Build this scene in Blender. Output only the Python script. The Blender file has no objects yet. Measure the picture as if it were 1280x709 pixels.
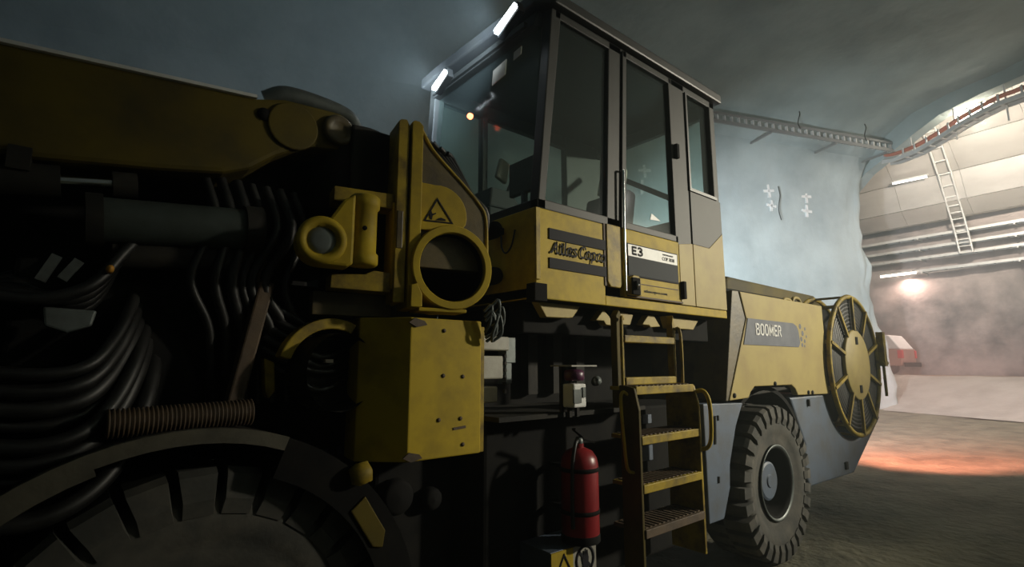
import bpy, bmesh, math, random
from mathutils import Vector, Matrix, noise
random.seed(7)
R = math.radians
C = bpy.context.scene.collection
sc = bpy.context.scene

# ------------------------------------------------------------------ camera
# +X runs along the machine towards its rear, +Y away from the camera through the machine, Z up (metres)
EYE = Vector((0, 0, 1.715))
PITCH, YAW = R(8.789), R(50.22)
fw = Vector((math.cos(YAW)*math.cos(PITCH), math.sin(YAW)*math.cos(PITCH), math.sin(PITCH)))
rt = Vector((math.sin(YAW), -math.cos(YAW), 0)); up = rt.cross(fw)
cd = bpy.data.cameras.new('camera'); cam = bpy.data.objects.new('camera', cd); C.objects.link(cam)
cd.sensor_width = 36; cd.lens = 650/1280*36; cd.clip_start = .05; cd.clip_end = 200
cam.matrix_world = Matrix(((rt.x, up.x, -fw.x, EYE.x), (rt.y, up.y, -fw.y, EYE.y), (rt.z, up.z, -fw.z, EYE.z), (0, 0, 0, 1)))
sc.camera = cam
# tunnel frame: s along the tunnel (towards the cavern), t towards the far wall
A = R(-21.7)
e1 = Vector((math.cos(A), math.sin(A), 0)); e2 = Vector((-math.sin(A), math.cos(A), 0))
f1 = (e1*.963+e2*.27).normalized(); f2 = (e2*.963-e1*.27).normalized()
def W(s, t, z): return e1*s+e2*t+Vector((0, 0, z))
def V(g, h, z): return f1*g+f2*h+Vector((0, 0, z))

# ------------------------------------------------------------------ world, lights, exposure
sc.view_settings.view_transform = 'Standard'; sc.view_settings.look = 'None'
sc.view_settings.gamma = 1; sc.view_settings.use_curve_mapping = False
sc.view_settings.exposure = 0.0
w = bpy.data.worlds.new('world'); sc.world = w; w.use_nodes = True
w.node_tree.nodes['Background'].inputs[0].default_value = (.02, .025, .024, 1)
w.node_tree.nodes['Background'].inputs[1].default_value = 1

# thin dust haze filling the whole tunnel
vs_ = w.node_tree.nodes.new('ShaderNodeVolumeScatter'); vs_.inputs['Color'].default_value = (.84, .95, .93, 1)
vs_.inputs['Density'].default_value = .012; vs_.inputs['Anisotropy'].default_value = .35
w.node_tree.links.new(vs_.outputs[0], w.node_tree.nodes['World Output'].inputs['Volume'])

def lamp(name, kind, loc, power, col, target=None, size=.3, spot=90, blend=.5, size_y=None):
    l = bpy.data.lights.new(name, kind); l.energy = power; l.color = col
    if kind == 'AREA':
        l.size = size
        if size_y: l.shape = 'RECTANGLE'; l.size_y = size_y
    else: l.shadow_soft_size = size
    if kind == 'SPOT': l.spot_size = R(spot); l.spot_blend = blend
    o = bpy.data.objects.new(name, l); C.objects.link(o); o.location = loc
    if target is not None:
        o.rotation_euler = (Vector(target)-Vector(loc)).to_track_quat('-Z', 'Y').to_euler()
    return o
# floodlight of the tunnel, out of frame to the right: grazes the rear and the cab of the machine
lamp('tunnel_floodlight', 'SPOT', (14.5, -7, 5.8), 11500, (1, .95, .76), (5.0, 2.2, 2.4), .4, 26, 1)
# cavern floodlight, out of frame to the right
lamp('cavern_floodlight', 'SPOT', W(21.4, -1.5, 8.6), 8000, (1, .93, .84), W(20.5, 10, 0), .5, 100, .7)
lamp('cavern_floodlight', 'AREA', W(26, -4, 10.5), 450, (1, .95, .88), V(32, 8, 4), 1.5)
# lamp under the roof of the portal (its fixture is built below)
lamp('portal_lamp', 'SPOT', W(20.9, 11.25, 10.2), 6500, (1, .95, .80), V(29.4, 6.6, 11.0), .25, 105, .9)
lamp('portal_lamp', 'POINT', W(20.75, 11.25, 10.25), 110, (1, .95, .82), size=.25)
# rear work lamps of the machine, shining on the far wall
lamp('rear_work_lamp', 'SPOT', (6.3, 4.45, 2.95), 15000, (.80, .93, 1), W(17.2, 15, 3.2), .15, 78, 1)
# side work lamp on the far side of the roof
lamp('side_work_lamp', 'SPOT', (3.4, 3.8, 4.2), 60, (.8, .95, 1), W(6, 15, 6.5), .2, 140, .9)
# rear lamp: warm red pool on the ground behind the machine
lamp('rear_marker_light', 'SPOT', (8.4, 3.0, 2.3), 6500, (1, .35, .25), (14.6, 2.8, 0), .08, 54, .7)
# front light bars
lamp('front_work_lamp', 'SPOT', (1.86, 2.4, 3.9), 300, (.66, .84, 1), (-3, 12, 8), .1, 150, .8)
lamp('front_work_lamp', 'SPOT', (1.86, 3.2, 3.84), 300, (.66, .84, 1), (-2, 13, 8), .1, 150, .8)
# unseen fill lights, added for the near floor, machine side and left end
lamp('tunnel_fill', 'POINT', W(9, -3.3, 6.5), 75, (.92, 1, .72), size=.3)
lamp('tunnel_fill', 'POINT', W(-9, 2, 9), 34, (.76, 1, .86), size=.4)
# fluorescent tubes of the cavern wall (fixtures built below)
lamp('tube_light', 'AREA', V(31.0, 10.6, 6.15), 150, (1, .76, .66), V(30.6, 10.6, 2), .3, size_y=1.6)

# ------------------------------------------------------------------ materials
def mat(name, col, rough=.6, metal=0, dirt=None, amt=.5, scale=4, bump=0, bscale=30, spec=.5, detail=6, stretch=None, lo=.42, hi=.68, bd=.008):
    m = bpy.data.materials.new(name); m.use_nodes = True
    nt = m.node_tree; b = nt.nodes['Principled BSDF']
    b.inputs['Roughness'].default_value = rough; b.inputs['Metallic'].default_value = metal
    b.inputs['Specular IOR Level'].default_value = spec
    b.inputs['Base Color'].default_value = (*col, 1)
    tc = nt.nodes.new('ShaderNodeTexCoord'); vec = tc.outputs['Object']
    if stretch:
        mp = nt.nodes.new('ShaderNodeMapping'); mp.inputs['Scale'].default_value = stretch
        nt.links.new(vec, mp.inputs[0]); vec = mp.outputs[0]
    if dirt:
        n = nt.nodes.new('ShaderNodeTexNoise'); n.inputs['Scale'].default_value = scale; n.inputs['Detail'].default_value = detail
        n.inputs['Roughness'].default_value = .62
        r = nt.nodes.new('ShaderNodeMapRange'); r.inputs[1].default_value = lo; r.inputs[2].default_value = hi
        r.inputs[3].default_value = 0; r.inputs[4].default_value = amt
        x = nt.nodes.new('ShaderNodeMix'); x.data_type = 'RGBA'
        x.inputs[6].default_value = (*col, 1); x.inputs[7].default_value = (*dirt, 1)
        nt.links.new(vec, n.inputs['Vector']); nt.links.new(n.outputs[0], r.inputs[0])
        nt.links.new(r.outputs[0], x.inputs[0]); nt.links.new(x.outputs[2], b.inputs['Base Color'])
    if bump:
        n2 = nt.nodes.new('ShaderNodeTexNoise'); n2.inputs['Scale'].default_value = bscale; n2.inputs['Detail'].default_value = 8
        bp = nt.nodes.new('ShaderNodeBump'); bp.inputs['Strength'].default_value = bump; bp.inputs['Distance'].default_value = bd
        nt.links.new(vec, n2.inputs['Vector']); nt.links.new(n2.outputs[0], bp.inputs['Height']); nt.links.new(bp.outputs[0], b.inputs['Normal'])
    return m
def emit(name, col, s):
    m = bpy.data.materials.new(name); m.use_nodes = True; b = m.node_tree.nodes['Principled BSDF']
    b.inputs['Base Color'].default_value = (*col, 1); b.inputs['Emission Color'].default_value = (*col, 1); b.inputs['Emission Strength'].default_value = s
    return m
M = {}
M['rock'] = mat('shotcrete', (.40, .45, .445), .9, dirt=(.24, .28, .285), amt=.85, scale=.4, bump=.5, bscale=3, detail=8, bd=.05)
nt = M['rock'].node_tree; bs = nt.nodes['Principled BSDF']; old = bs.inputs['Base Color'].links[0].from_socket      # darker with height: the ceiling's shade is painted into the colour
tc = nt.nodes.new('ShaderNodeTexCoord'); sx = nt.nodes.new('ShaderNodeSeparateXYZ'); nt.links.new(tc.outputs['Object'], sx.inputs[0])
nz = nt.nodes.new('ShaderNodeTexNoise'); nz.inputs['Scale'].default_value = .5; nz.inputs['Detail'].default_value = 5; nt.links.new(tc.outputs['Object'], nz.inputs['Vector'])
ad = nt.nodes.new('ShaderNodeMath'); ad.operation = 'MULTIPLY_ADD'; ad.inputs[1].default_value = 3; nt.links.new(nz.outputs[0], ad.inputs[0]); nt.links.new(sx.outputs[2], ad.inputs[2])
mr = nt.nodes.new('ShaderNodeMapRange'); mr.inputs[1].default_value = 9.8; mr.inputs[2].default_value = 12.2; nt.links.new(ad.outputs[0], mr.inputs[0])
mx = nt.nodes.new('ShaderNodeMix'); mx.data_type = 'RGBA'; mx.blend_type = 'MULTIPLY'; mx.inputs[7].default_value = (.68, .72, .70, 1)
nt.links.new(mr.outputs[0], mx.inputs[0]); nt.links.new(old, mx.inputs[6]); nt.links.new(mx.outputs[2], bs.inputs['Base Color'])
M['rock_dark'] = mat('dimmed_rock', (.29, .345, .325), .9, dirt=(.17, .21, .195), amt=.8, scale=.4, bump=.6, bscale=3, detail=8, bd=.05)  # unused darker copy of the rock, ceiling shade put into its colour
M['rock_warm'] = mat('stained_rock', (.34, .285, .26), .9, dirt=(.09, .08, .078), amt=1, scale=.4, bump=.6, bscale=2.5, detail=8, bd=.05)
M['ground'] = mat('packed_dirt', (.22, .205, .14), .95, dirt=(.10, .098, .068), amt=.9, scale=1.6, bump=.9, bscale=9, detail=9, bd=.05)
M['pale_ground'] = mat('pale_gravel', (.50, .47, .42), .95, dirt=(.36, .33, .29), amt=.8, scale=.8, bump=.5, bscale=8, bd=.05)
M['brown_ground'] = mat('brown_gravel', (.33, .24, .17), .95, dirt=(.2, .14, .1), amt=.8, scale=1, bump=.5, bscale=8, bd=.05)
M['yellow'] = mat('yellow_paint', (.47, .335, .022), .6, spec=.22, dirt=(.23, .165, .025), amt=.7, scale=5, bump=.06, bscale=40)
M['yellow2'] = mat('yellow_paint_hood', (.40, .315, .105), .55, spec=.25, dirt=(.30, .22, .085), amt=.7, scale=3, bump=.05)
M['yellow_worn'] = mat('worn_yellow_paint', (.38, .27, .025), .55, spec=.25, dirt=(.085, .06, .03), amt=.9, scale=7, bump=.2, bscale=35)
M['yellow_grimy_dim'] = mat('grimy_dimmed_yellow_paint', (.105, .078, .010), .65, spec=.2, dirt=(.05, .04, .015), amt=.9, scale=2.6, bump=.1)  # grime, plus shade of the boom and left stile painted into the base
M['grease'] = mat('greasy_plate', (.12, .09, .035), .5, dirt=(.05, .04, .025), amt=.9, scale=6, bump=.2)
M['black'] = mat('black_steel', (.006, .006, .006), .85, spec=.15, dirt=(.013, .012, .010), amt=.8, scale=6, bump=.1)
M['dark'] = mat('dark_steel', (.015, .0145, .013), .75, spec=.25, dirt=(.032, .028, .021), amt=.8, scale=5, bump=.2)
M['cabgrey'] = mat('grey_cab_paint', (.036, .036, .033), .55, spec=.3, dirt=(.024, .024, .022), amt=.7, scale=4, bump=.03)
M['roof'] = mat('black_roof_paint', (.02, .02, .02), .45, dirt=(.035, .034, .03), amt=.6, scale=4)
M['bluegrey'] = mat('blue_grey_paint', (.085, .115, .165), .55, dirt=(.07, .075, .08), amt=.8, scale=4, bump=.1)
M['rubber'] = mat('dusty_rubber', (.05, .05, .045), .85, dirt=(.115, .105, .085), amt=.8, scale=5, bump=.2, bscale=40)
M['hose'] = mat('black_hose', (.007, .007, .007), .45, dirt=(.03, .03, .028), amt=.6, scale=8)
M['brown'] = mat('rusty_brown_steel', (.10, .065, .035), .7, dirt=(.045, .032, .022), amt=.8, scale=8, bump=.3)
M['olivedark'] = mat('dark_green_steel', (.055, .068, .062), .5, dirt=(.03, .035, .03), amt=.8, scale=7, spec=.3)
M['olive'] = mat('muddy_steel', (.105, .095, .068), .75, dirt=(.05, .046, .035), amt=.8, scale=6, bump=.3)
M['grey'] = mat('grey_steel', (.14, .16, .155), .45, metal=.3, dirt=(.06, .065, .06), amt=.8, scale=7, bump=.1)
M['chrome'] = mat('chrome', (.75, .78, .8), .18, metal=1)
M['white'] = mat('white_paint', (.72, .72, .70), .5, dirt=(.55, .55, .52), amt=.5, scale=9)
M['greywhite'] = mat('grubby_white_plastic', (.34, .33, .28), .5, dirt=(.2, .19, .16), amt=.7, scale=9)
M['red'] = mat('red_enamel', (.26, .016, .02), .35, dirt=(.12, .01, .012), amt=.6, scale=5)
M['purple'] = mat('dark_purple_plastic', (.10, .03, .07), .35)
M['decalgrey'] = mat('grey_decal', (.045, .05, .055), .7, spec=.2)
M['decalblack'] = mat('black_print', (.012, .012, .016), .7, spec=.2)
M['decalblue'] = mat('blue_grey_decal', (.105, .115, .145), .6, spec=.3, dirt=(.17, .18, .205), amt=.6, scale=6)
M['orange'] = mat('orange_plastic', (.6, .28, .04), .4)
M['pink'] = mat('dusty_rose_paint', (.38, .2, .16), .4, dirt=(.3, .18, .14), amt=.6, scale=2)
M['taillens'] = mat('red_lens', (.6, .03, .03), .2)
M['panel'] = mat('galvanised_sheet', (.42, .39, .355), .42, metal=.35, dirt=(.29, .26, .235), amt=.6, scale=.5, stretch=(1, 1, 3))
M['galv'] = mat('galvanised_steel', (.55, .54, .51), .45, metal=.3, dirt=(.4, .38, .35), amt=.6, scale=6)
M['galvdark'] = mat('weathered_tray_steel', (.20, .20, .19), .6, metal=.2)
M['redcable'] = mat('red_cable', (.42, .13, .08), .5)
M['seat'] = mat('dark_seat_fabric', (.04, .04, .042), .8)
M['cream'] = mat('cream_vinyl', (.45, .40, .33), .5)
M['led'] = emit('led_white', (.86, .94, 1), 26)
M['redled'] = emit('red_marker', (1, .16, .06), 9)
M['flood'] = emit('flood_warm', (1, .93, .74), 30)
M['tube'] = emit('tube_warm', (1, .86, .76), 7)
M['tube2'] = emit('tube_cool', (1, .97, .9), 5)
g = bpy.data.materials.new('tinted_glass'); g.use_nodes = True; nt = g.node_tree; nt.nodes.clear()
o_ = nt.nodes.new('ShaderNodeOutputMaterial'); tr = nt.nodes.new('ShaderNodeBsdfTransparent'); gl = nt.nodes.new('ShaderNodeBsdfGlossy')
df = nt.nodes.new('ShaderNodeBsdfDiffuse'); df.inputs[0].default_value = (.30, .34, .33, 1)
tr.inputs[0].default_value = (.88, .94, .92, 1); gl.inputs['Roughness'].default_value = .09
lw = nt.nodes.new('ShaderNodeLayerWeight'); lw.inputs[0].default_value = .5
pw = nt.nodes.new('ShaderNodeMath'); pw.operation = 'POWER'; pw.inputs[1].default_value = 3.5; nt.links.new(lw.outputs['Facing'], pw.inputs[0])
fr = nt.nodes.new('ShaderNodeMath'); fr.operation = 'MULTIPLY_ADD'; fr.inputs[1].default_value = .09; fr.inputs[2].default_value = .006; nt.links.new(pw.outputs[0], fr.inputs[0])
m0 = nt.nodes.new('ShaderNodeMixShader'); m0.inputs[0].default_value = .05
m1 = nt.nodes.new('ShaderNodeMixShader')
nt.links.new(tr.outputs[0], m0.inputs[1]); nt.links.new(df.outputs[0], m0.inputs[2])
nt.links.new(fr.outputs[0], m1.inputs[0]); nt.links.new(m0.outputs[0], m1.inputs[1]); nt.links.new(gl.outputs[0], m1.inputs[2])
nt.links.new(m1.outputs[0], o_.inputs[0]); M['glass'] = g

# ------------------------------------------------------------------ mesh helpers
def frame(n):
    n = Vector(n).normalized(); a = Vector((0, 0, 1)) if abs(n.z) < .9 else Vector((1, 0, 0))
    u = a.cross(n).normalized(); return u, n.cross(u), n
class MB:
    def __init__(s): s.v = []; s.f = []; s.sm = []
    def add(s, vs, fs, smooth=False):
        k = len(s.v); s.v += [tuple(v) for v in vs]
        for f in fs: s.f.append(tuple(i+k for i in f)); s.sm.append(smooth)
        return s
    def box(s, x0, x1, y0, y1, z0, z1):
        vs = [(x, y, z) for z in (z0, z1) for y in (y0, y1) for x in (x0, x1)]
        return s.add(vs, [(0, 2, 3, 1), (4, 5, 7, 6), (0, 1, 5, 4), (2, 6, 7, 3), (0, 4, 6, 2), (1, 3, 7, 5)])
    def hexa(s, p):      # 4 points of one side, then 4 of the other
        return s.add(p, [(3, 2, 1, 0), (4, 5, 6, 7), (0, 1, 5, 4), (1, 2, 6, 5), (2, 3, 7, 6), (3, 0, 4, 7)])
    def prism(s, pts, d):   # polygon of 3D points swept along vector d
        n = len(pts); d = Vector(d); a = [Vector(p) for p in pts]
        fs = [tuple(range(n)), tuple(range(2*n-1, n-1, -1))]+[(i, (i+1) % n, n+(i+1) % n, n+i) for i in range(n)]
        return s.add(a+[p+d for p in a], fs)
    def xz(s, pts, y0, y1): return s.prism([(x, y0, z) for x, z in pts], (0, y1-y0, 0))
    def xy(s, pts, z0, z1): return s.prism([(x, y, z0) for x, y in pts], (0, 0, z1-z0))
    def yz(s, pts, x0, x1): return s.prism([(x0, y, z) for y, z in pts], (x1-x0, 0, 0))
    def bar(s, a, b, wd, h, upv=(0, 0, 1)):
        a = Vector(a); b = Vector(b); d = (b-a).normalized(); u = d.cross(Vector(upv)).normalized()*wd/2; v = u.cross(d).normalized()*h/2
        return s.hexa([a-u-v, a+u-v, a+u+v, a-u+v, b-u-v, b+u-v, b+u+v, b-u+v])
    def tube(s, pts, r, n=8, cap=True):
        pts = [Vector(p) for p in pts]; m = len(pts); rings = []
        d0 = (pts[1]-pts[0]).normalized(); u, v, _ = frame(d0)
        for i in range(m):
            d = (pts[min(i+1, m-1)]-pts[max(i-1, 0)]).normalized()
            u = (u-d*u.dot(d)).normalized(); v = d.cross(u); rr = r[i] if isinstance(r, (list, tuple)) else r
            rings.append([pts[i]+(u*math.cos(2*math.pi*k/n)+v*math.sin(2*math.pi*k/n))*rr for k in range(n)])
        vs = [p for q in rings for p in q]
        s.add(vs, [(i*n+k, i*n+(k+1) % n, (i+1)*n+(k+1) % n, (i+1)*n+k) for i in range(m-1) for k in range(n)], True)
        if cap: s.add(rings[0], [tuple(range(n-1, -1, -1))]); s.add(rings[-1], [tuple(range(n))])
        return s
    def lathe(s, c, ax, prof, n=32, closed=False, smooth=True):   # prof: (radius, distance along axis)
        u, v, d = frame(ax); c = Vector(c); m = len(prof); vs = []
        for r, h in prof:
            for k in range(n):
                a = 2*math.pi*k/n; vs.append(c+d*h+(u*math.cos(a)+v*math.sin(a))*max(r, 1e-4))
        mm = m if closed else m-1
        return s.add(vs, [(i*n+k, i*n+(k+1) % n, ((i+1) % m)*n+(k+1) % n, ((i+1) % m)*n+k) for i in range(mm) for k in range(n)], smooth)
    def islands(s):      # groups of faces whose boxes touch
        idx = {}; par = list(range(len(s.f)))
        def find(i):
            while par[i] != i: par[i] = par[par[i]]; i = par[i]
            return i
        for fi, f in enumerate(s.f):
            for vi in f:
                q = tuple(round(c, 4) for c in s.v[vi])
                if q in idx: par[find(fi)] = find(idx[q])
                else: idx[q] = fi
        gs = {}
        for fi in range(len(s.f)): gs.setdefault(find(fi), []).append(fi)
        gs = list(gs.values())
        if len(gs) < 2 or len(gs) > 60: return [list(range(len(s.f)))]
        def bb(g):
            P = [s.v[i] for f in g for i in s.f[f]]
            return [min(p[k] for p in P)-.003 for k in range(3)]+[max(p[k] for p in P)+.003 for k in range(3)]
        gb = [(g, bb(g)) for g in gs]; ch = True
        while ch:
            ch = False
            for i in range(len(gb)):
                for j in range(i+1, len(gb)):
                    a, b = gb[i][1], gb[j][1]
                    if all(a[k] <= b[k+3] and b[k] <= a[k+3] for k in range(3)):
                        gb[i] = (gb[i][0]+gb[j][0], [min(a[k], b[k]) for k in range(3)]+[max(a[k], b[k]) for k in range(3, 6)]); del gb[j]; ch = True; break
                if ch: break
        return [g for g, _ in gb]
    def build(s, name, m, parent=None, bev=0, kind=None, fix=True, split=True):
        if split and parent is not None and not kind:
            isl = s.islands()
            if len(isl) > 1:
                first = None
                for g in isl:
                    q = MB(); mp = {}
                    for fi in g:
                        for vi in s.f[fi]:
                            if vi not in mp: mp[vi] = len(q.v); q.v.append(s.v[vi])
                        q.f.append(tuple(mp[vi] for vi in s.f[fi])); q.sm.append(s.sm[fi])
                    o = q.build(name, m, parent, bev, kind, fix, False)
                    if first is None: first = o
                return first
        me = bpy.data.meshes.new(name); me.from_pydata(s.v, [], s.f); me.update()
        if fix:
            b = bmesh.new(); b.from_mesh(me); bmesh.ops.recalc_face_normals(b, faces=b.faces); b.to_mesh(me); b.free()
        for p, q in zip(me.polygons, s.sm): p.use_smooth = q
        me.materials.append(m)
        o = bpy.data.objects.new(name, me); C.objects.link(o)
        if parent is not None:
            o.parent = parent
            if parent.type == 'EMPTY': o.location = -parent.location
        if bev:
            md = o.modifiers.new('bevel', 'BEVEL'); md.width = bev; md.segments = 2; md.limit_method = 'ANGLE'; md.angle_limit = R(40)
        if kind: o['kind'] = kind
        return o
def thing(name, label, cat, loc, group=None):
    o = bpy.data.objects.new(name, None); C.objects.link(o); o.location = loc; o.empty_display_size = .2
    o['label'] = label; o['category'] = cat
    if group: o['group'] = group
    bpy.context.view_layer.update(); return o
def tag(o, label, cat, group=None):
    o['label'] = label; o['category'] = cat
    if group: o['group'] = group
    return o
def again(o, parent, loc):      # another object sharing the mesh
    c = o.copy(); C.objects.link(c); c.parent = parent; c.location = loc; return c
def curve(pts, k=6):            # Catmull-Rom through pts
    P = [Vector(p) for p in pts]; P = [2*P[0]-P[1]]+P+[2*P[-1]-P[-2]]; out = []
    for i in range(1, len(P)-2):
        a, b, c, d = P[i-1:i+3]
        for j in range(k):
            t = j/k; out.append(.5*((2*b)+(c-a)*t+(2*a-5*b+4*c-d)*t*t+(3*b-a-3*c+d)*t**3))
    return out+[P[-2]]
def arc(cx, cy, r, a0, a1, n): return [(cx+r*math.cos(R(a0+(a1-a0)*i/n)), cy+r*math.sin(R(a0+(a1-a0)*i/n))) for i in range(n+1)]
def text(s, parent, m, x, z, y, width, height, shear=0, bold=0, ext=.002, name='lettering'):
    cu = bpy.data.curves.new('t', 'FONT'); cu.body = s; cu.shear = shear; cu.offset = bold; cu.extrude = 0; cu.resolution_u = 3
    o = bpy.data.objects.new('t', cu); C.objects.link(o); bpy.context.view_layer.update()
    me = bpy.data.meshes.new_from_object(o.evaluated_get(bpy.context.evaluated_depsgraph_get()))
    bpy.data.objects.remove(o)
    xs = [v.co.x for v in me.vertices]; ys = [v.co.y for v in me.vertices]
    x0, x1, y0, y1 = min(xs), max(xs), min(ys), max(ys)
    for v in me.vertices:
        v.co = Vector((x+(v.co.x-x0)/(x1-x0)*width, y, z+(v.co.y-y0)/(y1-y0)*height))
    me.materials.clear(); me.materials.append(m)
    q = bpy.data.objects.new(name, me); C.objects.link(q)
    md = q.modifiers.new('thick', 'SOLIDIFY'); md.thickness = ext; md.offset = 0
    if parent is not None:
        q.parent = parent
        if parent.type == 'EMPTY': q.location = -parent.location
    return q

GLY = {   # stroke letters: (width, [strokes])
 'A': (.86, [[(-.12, .1), (-.02, .02), (.14, .22), (.36, .75), (.52, 1.0)], [(.5, 1.02), (.54, .5), (.62, .08), (.74, .02), (.84, .12)], [(.2, .36), (.56, .38)]]),
 't': (.5, [[(.25, .98), (.22, .3), (.27, .05), (.38, .02), (.5, .12)], [(.05, .68), (.46, .7)]]),
 'l': (.38, [[(.17, 1.08), (.15, .3), (.19, .05), (.28, .02), (.38, .1)]]),
 'a': (.74, [[(.55, .6), (.38, .7), (.16, .55), (.1, .25), (.22, .03), (.4, .1), (.55, .4)], [(.58, .7), (.53, .3), (.56, .06), (.64, .02), (.74, .1)]]),
 's': (.56, [[(.5, .6), (.32, .7), (.14, .58), (.28, .4), (.46, .24), (.36, .05), (.18, .02), (.04, .14)]]),
 'C': (.8, [[(.74, .78), (.66, .98), (.42, 1.0), (.16, .72), (.1, .35), (.26, .06), (.5, .02), (.76, .2)]]),
 'o': (.68, [[(.36, .7), (.14, .52), (.12, .18), (.3, .02), (.54, .16), (.58, .5), (.36, .7), (.28, .66)]]),
 'p': (.7, [[(.14, .72), (.13, .2), (.11, -.34)], [(.14, .5), (.36, .7), (.58, .52), (.56, .2), (.36, .02), (.14, .14)]]),
 'c': (.58, [[(.54, .54), (.42, .7), (.2, .58), (.12, .3), (.24, .04), (.4, .04), (.56, .18)]]),
 'E': (.62, [[(.1, 0), (.1, 1)], [(.1, .93), (.56, .93)], [(.1, .5), (.5, .5)], [(.1, .07), (.56, .07)]]),
 '3': (.62, [[(.08, .86), (.28, .97), (.5, .86), (.5, .66), (.26, .53)], [(.26, .53), (.54, .4), (.54, .16), (.3, .03), (.06, .14)]]),
 'B': (.72, [[(.12, 0), (.12, 1)], [(.12, .93), (.46, .93), (.57, .84), (.57, .65), (.47, .53), (.12, .53)], [(.12, .07), (.48, .07), (.61, .17), (.61, .42), (.47, .53)]]),
 'O': (.7, [[(.34, .95), (.2, .91), (.12, .78), (.1, .5), (.12, .22), (.2, .09), (.34, .05), (.48, .09), (.56, .22), (.58, .5), (.56, .78), (.48, .91), (.34, .95), (.3, .94)]]),
 'M': (.84, [[(.1, 0), (.12, 1)], [(.14, .98), (.4, .12)], [(.4, .12), (.66, .98)], [(.68, 1), (.7, 0)]]),
 'R': (.68, [[(.1, 0), (.1, 1)], [(.1, .93), (.44, .93), (.55, .83), (.55, .6), (.44, .5), (.1, .5)], [(.32, .5), (.6, 0)]])}
def letters(s, parent, m, x, z, y, width, height, wt=.16, shear=0, smooth=True):
    tot = sum(GLY[c][0] if c != ' ' else .22 for c in s); kx = width/tot; px = 0; b = MB()
    for c in s:
        if c == ' ': px += .22; continue
        for st in GLY[c][1]:
            P = [(p.x, p.y) for p in curve([(a, e, 0) for a, e in st], 4)] if len(st) > 2 and smooth else st
            m_ = len(P); L_ = []; R_ = []
            for i, (a, e) in enumerate(P):
                a0, e0 = P[max(i-1, 0)]; a1, e1_ = P[min(i+1, m_-1)]; dx = (a1-a0)*kx; dz = (e1_-e0)*height; q = math.hypot(dx, dz) or 1
                X_ = x+(px+a+shear*e)*kx; Z_ = z+e*height; ww = wt*height/2
                L_.append((X_-dz/q*ww, y, Z_+dx/q*ww)); R_.append((X_+dz/q*ww, y, Z_-dx/q*ww))
            b.add(L_+R_, [(i, i+1, m_+i+1, m_+i) for i in range(m_-1)])
        px += GLY[c][0]
    o = b.build('lettering', m, parent, split=False, fix=False)
    md = o.modifiers.new('thick', 'SOLIDIFY'); md.thickness = .0015; md.offset = 0
    return o

# ------------------------------------------------------------------ the tunnel
def rough(p, amp):
    return amp*(noise.noise(p*.22)*1.0+noise.noise(p*.7)*.45+noise.noise(p*1.9)*.2+noise.noise(p*4.3)*.08)
PROF = [(14.95, -.3), (14.95, 2), (14.95, 4), (14.95, 6), (14.93, 7.6), (14.8, 8.9), (14.45, 9.85), (13.8, 10.5), (12.8, 10.95), (11.5, 11.15), (9.5, 11.25), (5.5, 11.3),
        (1.5, 11.25), (-.5, 11.0), (-2.2, 10.3), (-3.4, 9.0), (-3.9, 7.5), (-4, 5), (-4, 2.5), (-4, -.3)]
def subdiv(pr, d):
    out = []
    for (a, b), (c, e) in zip(pr, pr[1:]):
        n = max(1, int(math.hypot(c-a, e-b)/d))
        out += [(a+(c-a)*i/n, b+(e-b)*i/n) for i in range(n)]
    return out+[pr[-1]]
def strip(k0, k1, svals, name, m, amp=.16, kind='structure', wrap=False):      # between two heights of the whole profile, so that the strips meet
    b = MB(); pr = subdiv(PROF, .38); vs = []
    i0 = pr.index(PROF[k0]); i1 = pr.index(PROF[k1])+1; nn = len(pr)
    ns = len(svals); npf = i1-i0
    for s in svals:
        for i in range(i0, i1):
            t, z = pr[i]; a = pr[max(i-1, 0)]; c = pr[min(i+1, nn-1)]; n2 = Vector((-(c[1]-a[1]), c[0]-a[0])).normalized()
            p = W(s, t, z); edge = max(0, 1-(20.03-s)/1.2) if wrap else 0
            d = rough(p, amp)+edge*min(1, max(0, (9.6-z)/1.5))*(.22*noise.noise(p*1.6)+.16*noise.noise(p*3.6)+.07*noise.noise(p*8)-.34*max(0, edge-.2)*max(0, 1-abs(noise.noise(p*1.15))*3.2)**2)
            q = Vector((t, z))+n2*d; ss = s
            if wrap and edge > 0 and z < 9.4:
                q.x += max(0, edge-.78)**2*9; ss = s+edge*(1.35*max(0, 1-z/8)**2-.1+.28*noise.noise(Vector((z*.9, 3.3, edge*.6)))+.12*noise.noise(Vector((z*2.6, 1.3, edge))))
            vs.append(W(ss, q.x, q.y))
    b.add(vs, [(i*npf+k, i*npf+k+1, (i+1)*npf+k+1, (i+1)*npf+k) for i in range(ns-1) for k in range(npf-1)], True)
    return b.build(name, m, kind=kind)
sv = [-18+.5*i for i in range(60)]+[12.0+.22*i for i in range(31)]+[18.75+.08*i for i in range(17)]
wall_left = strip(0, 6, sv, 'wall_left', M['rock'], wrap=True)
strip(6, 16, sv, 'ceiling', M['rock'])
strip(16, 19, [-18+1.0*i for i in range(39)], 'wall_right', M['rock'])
# end closure, far behind the boom
b = MB(); b.prism([W(-18, -5, -.5), W(-18, 16, -.5), W(-18, 16, 12.5), W(-18, -5, 12.5)], -e1*.4); b.build('wall_front', M['rock'], kind='structure')
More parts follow.
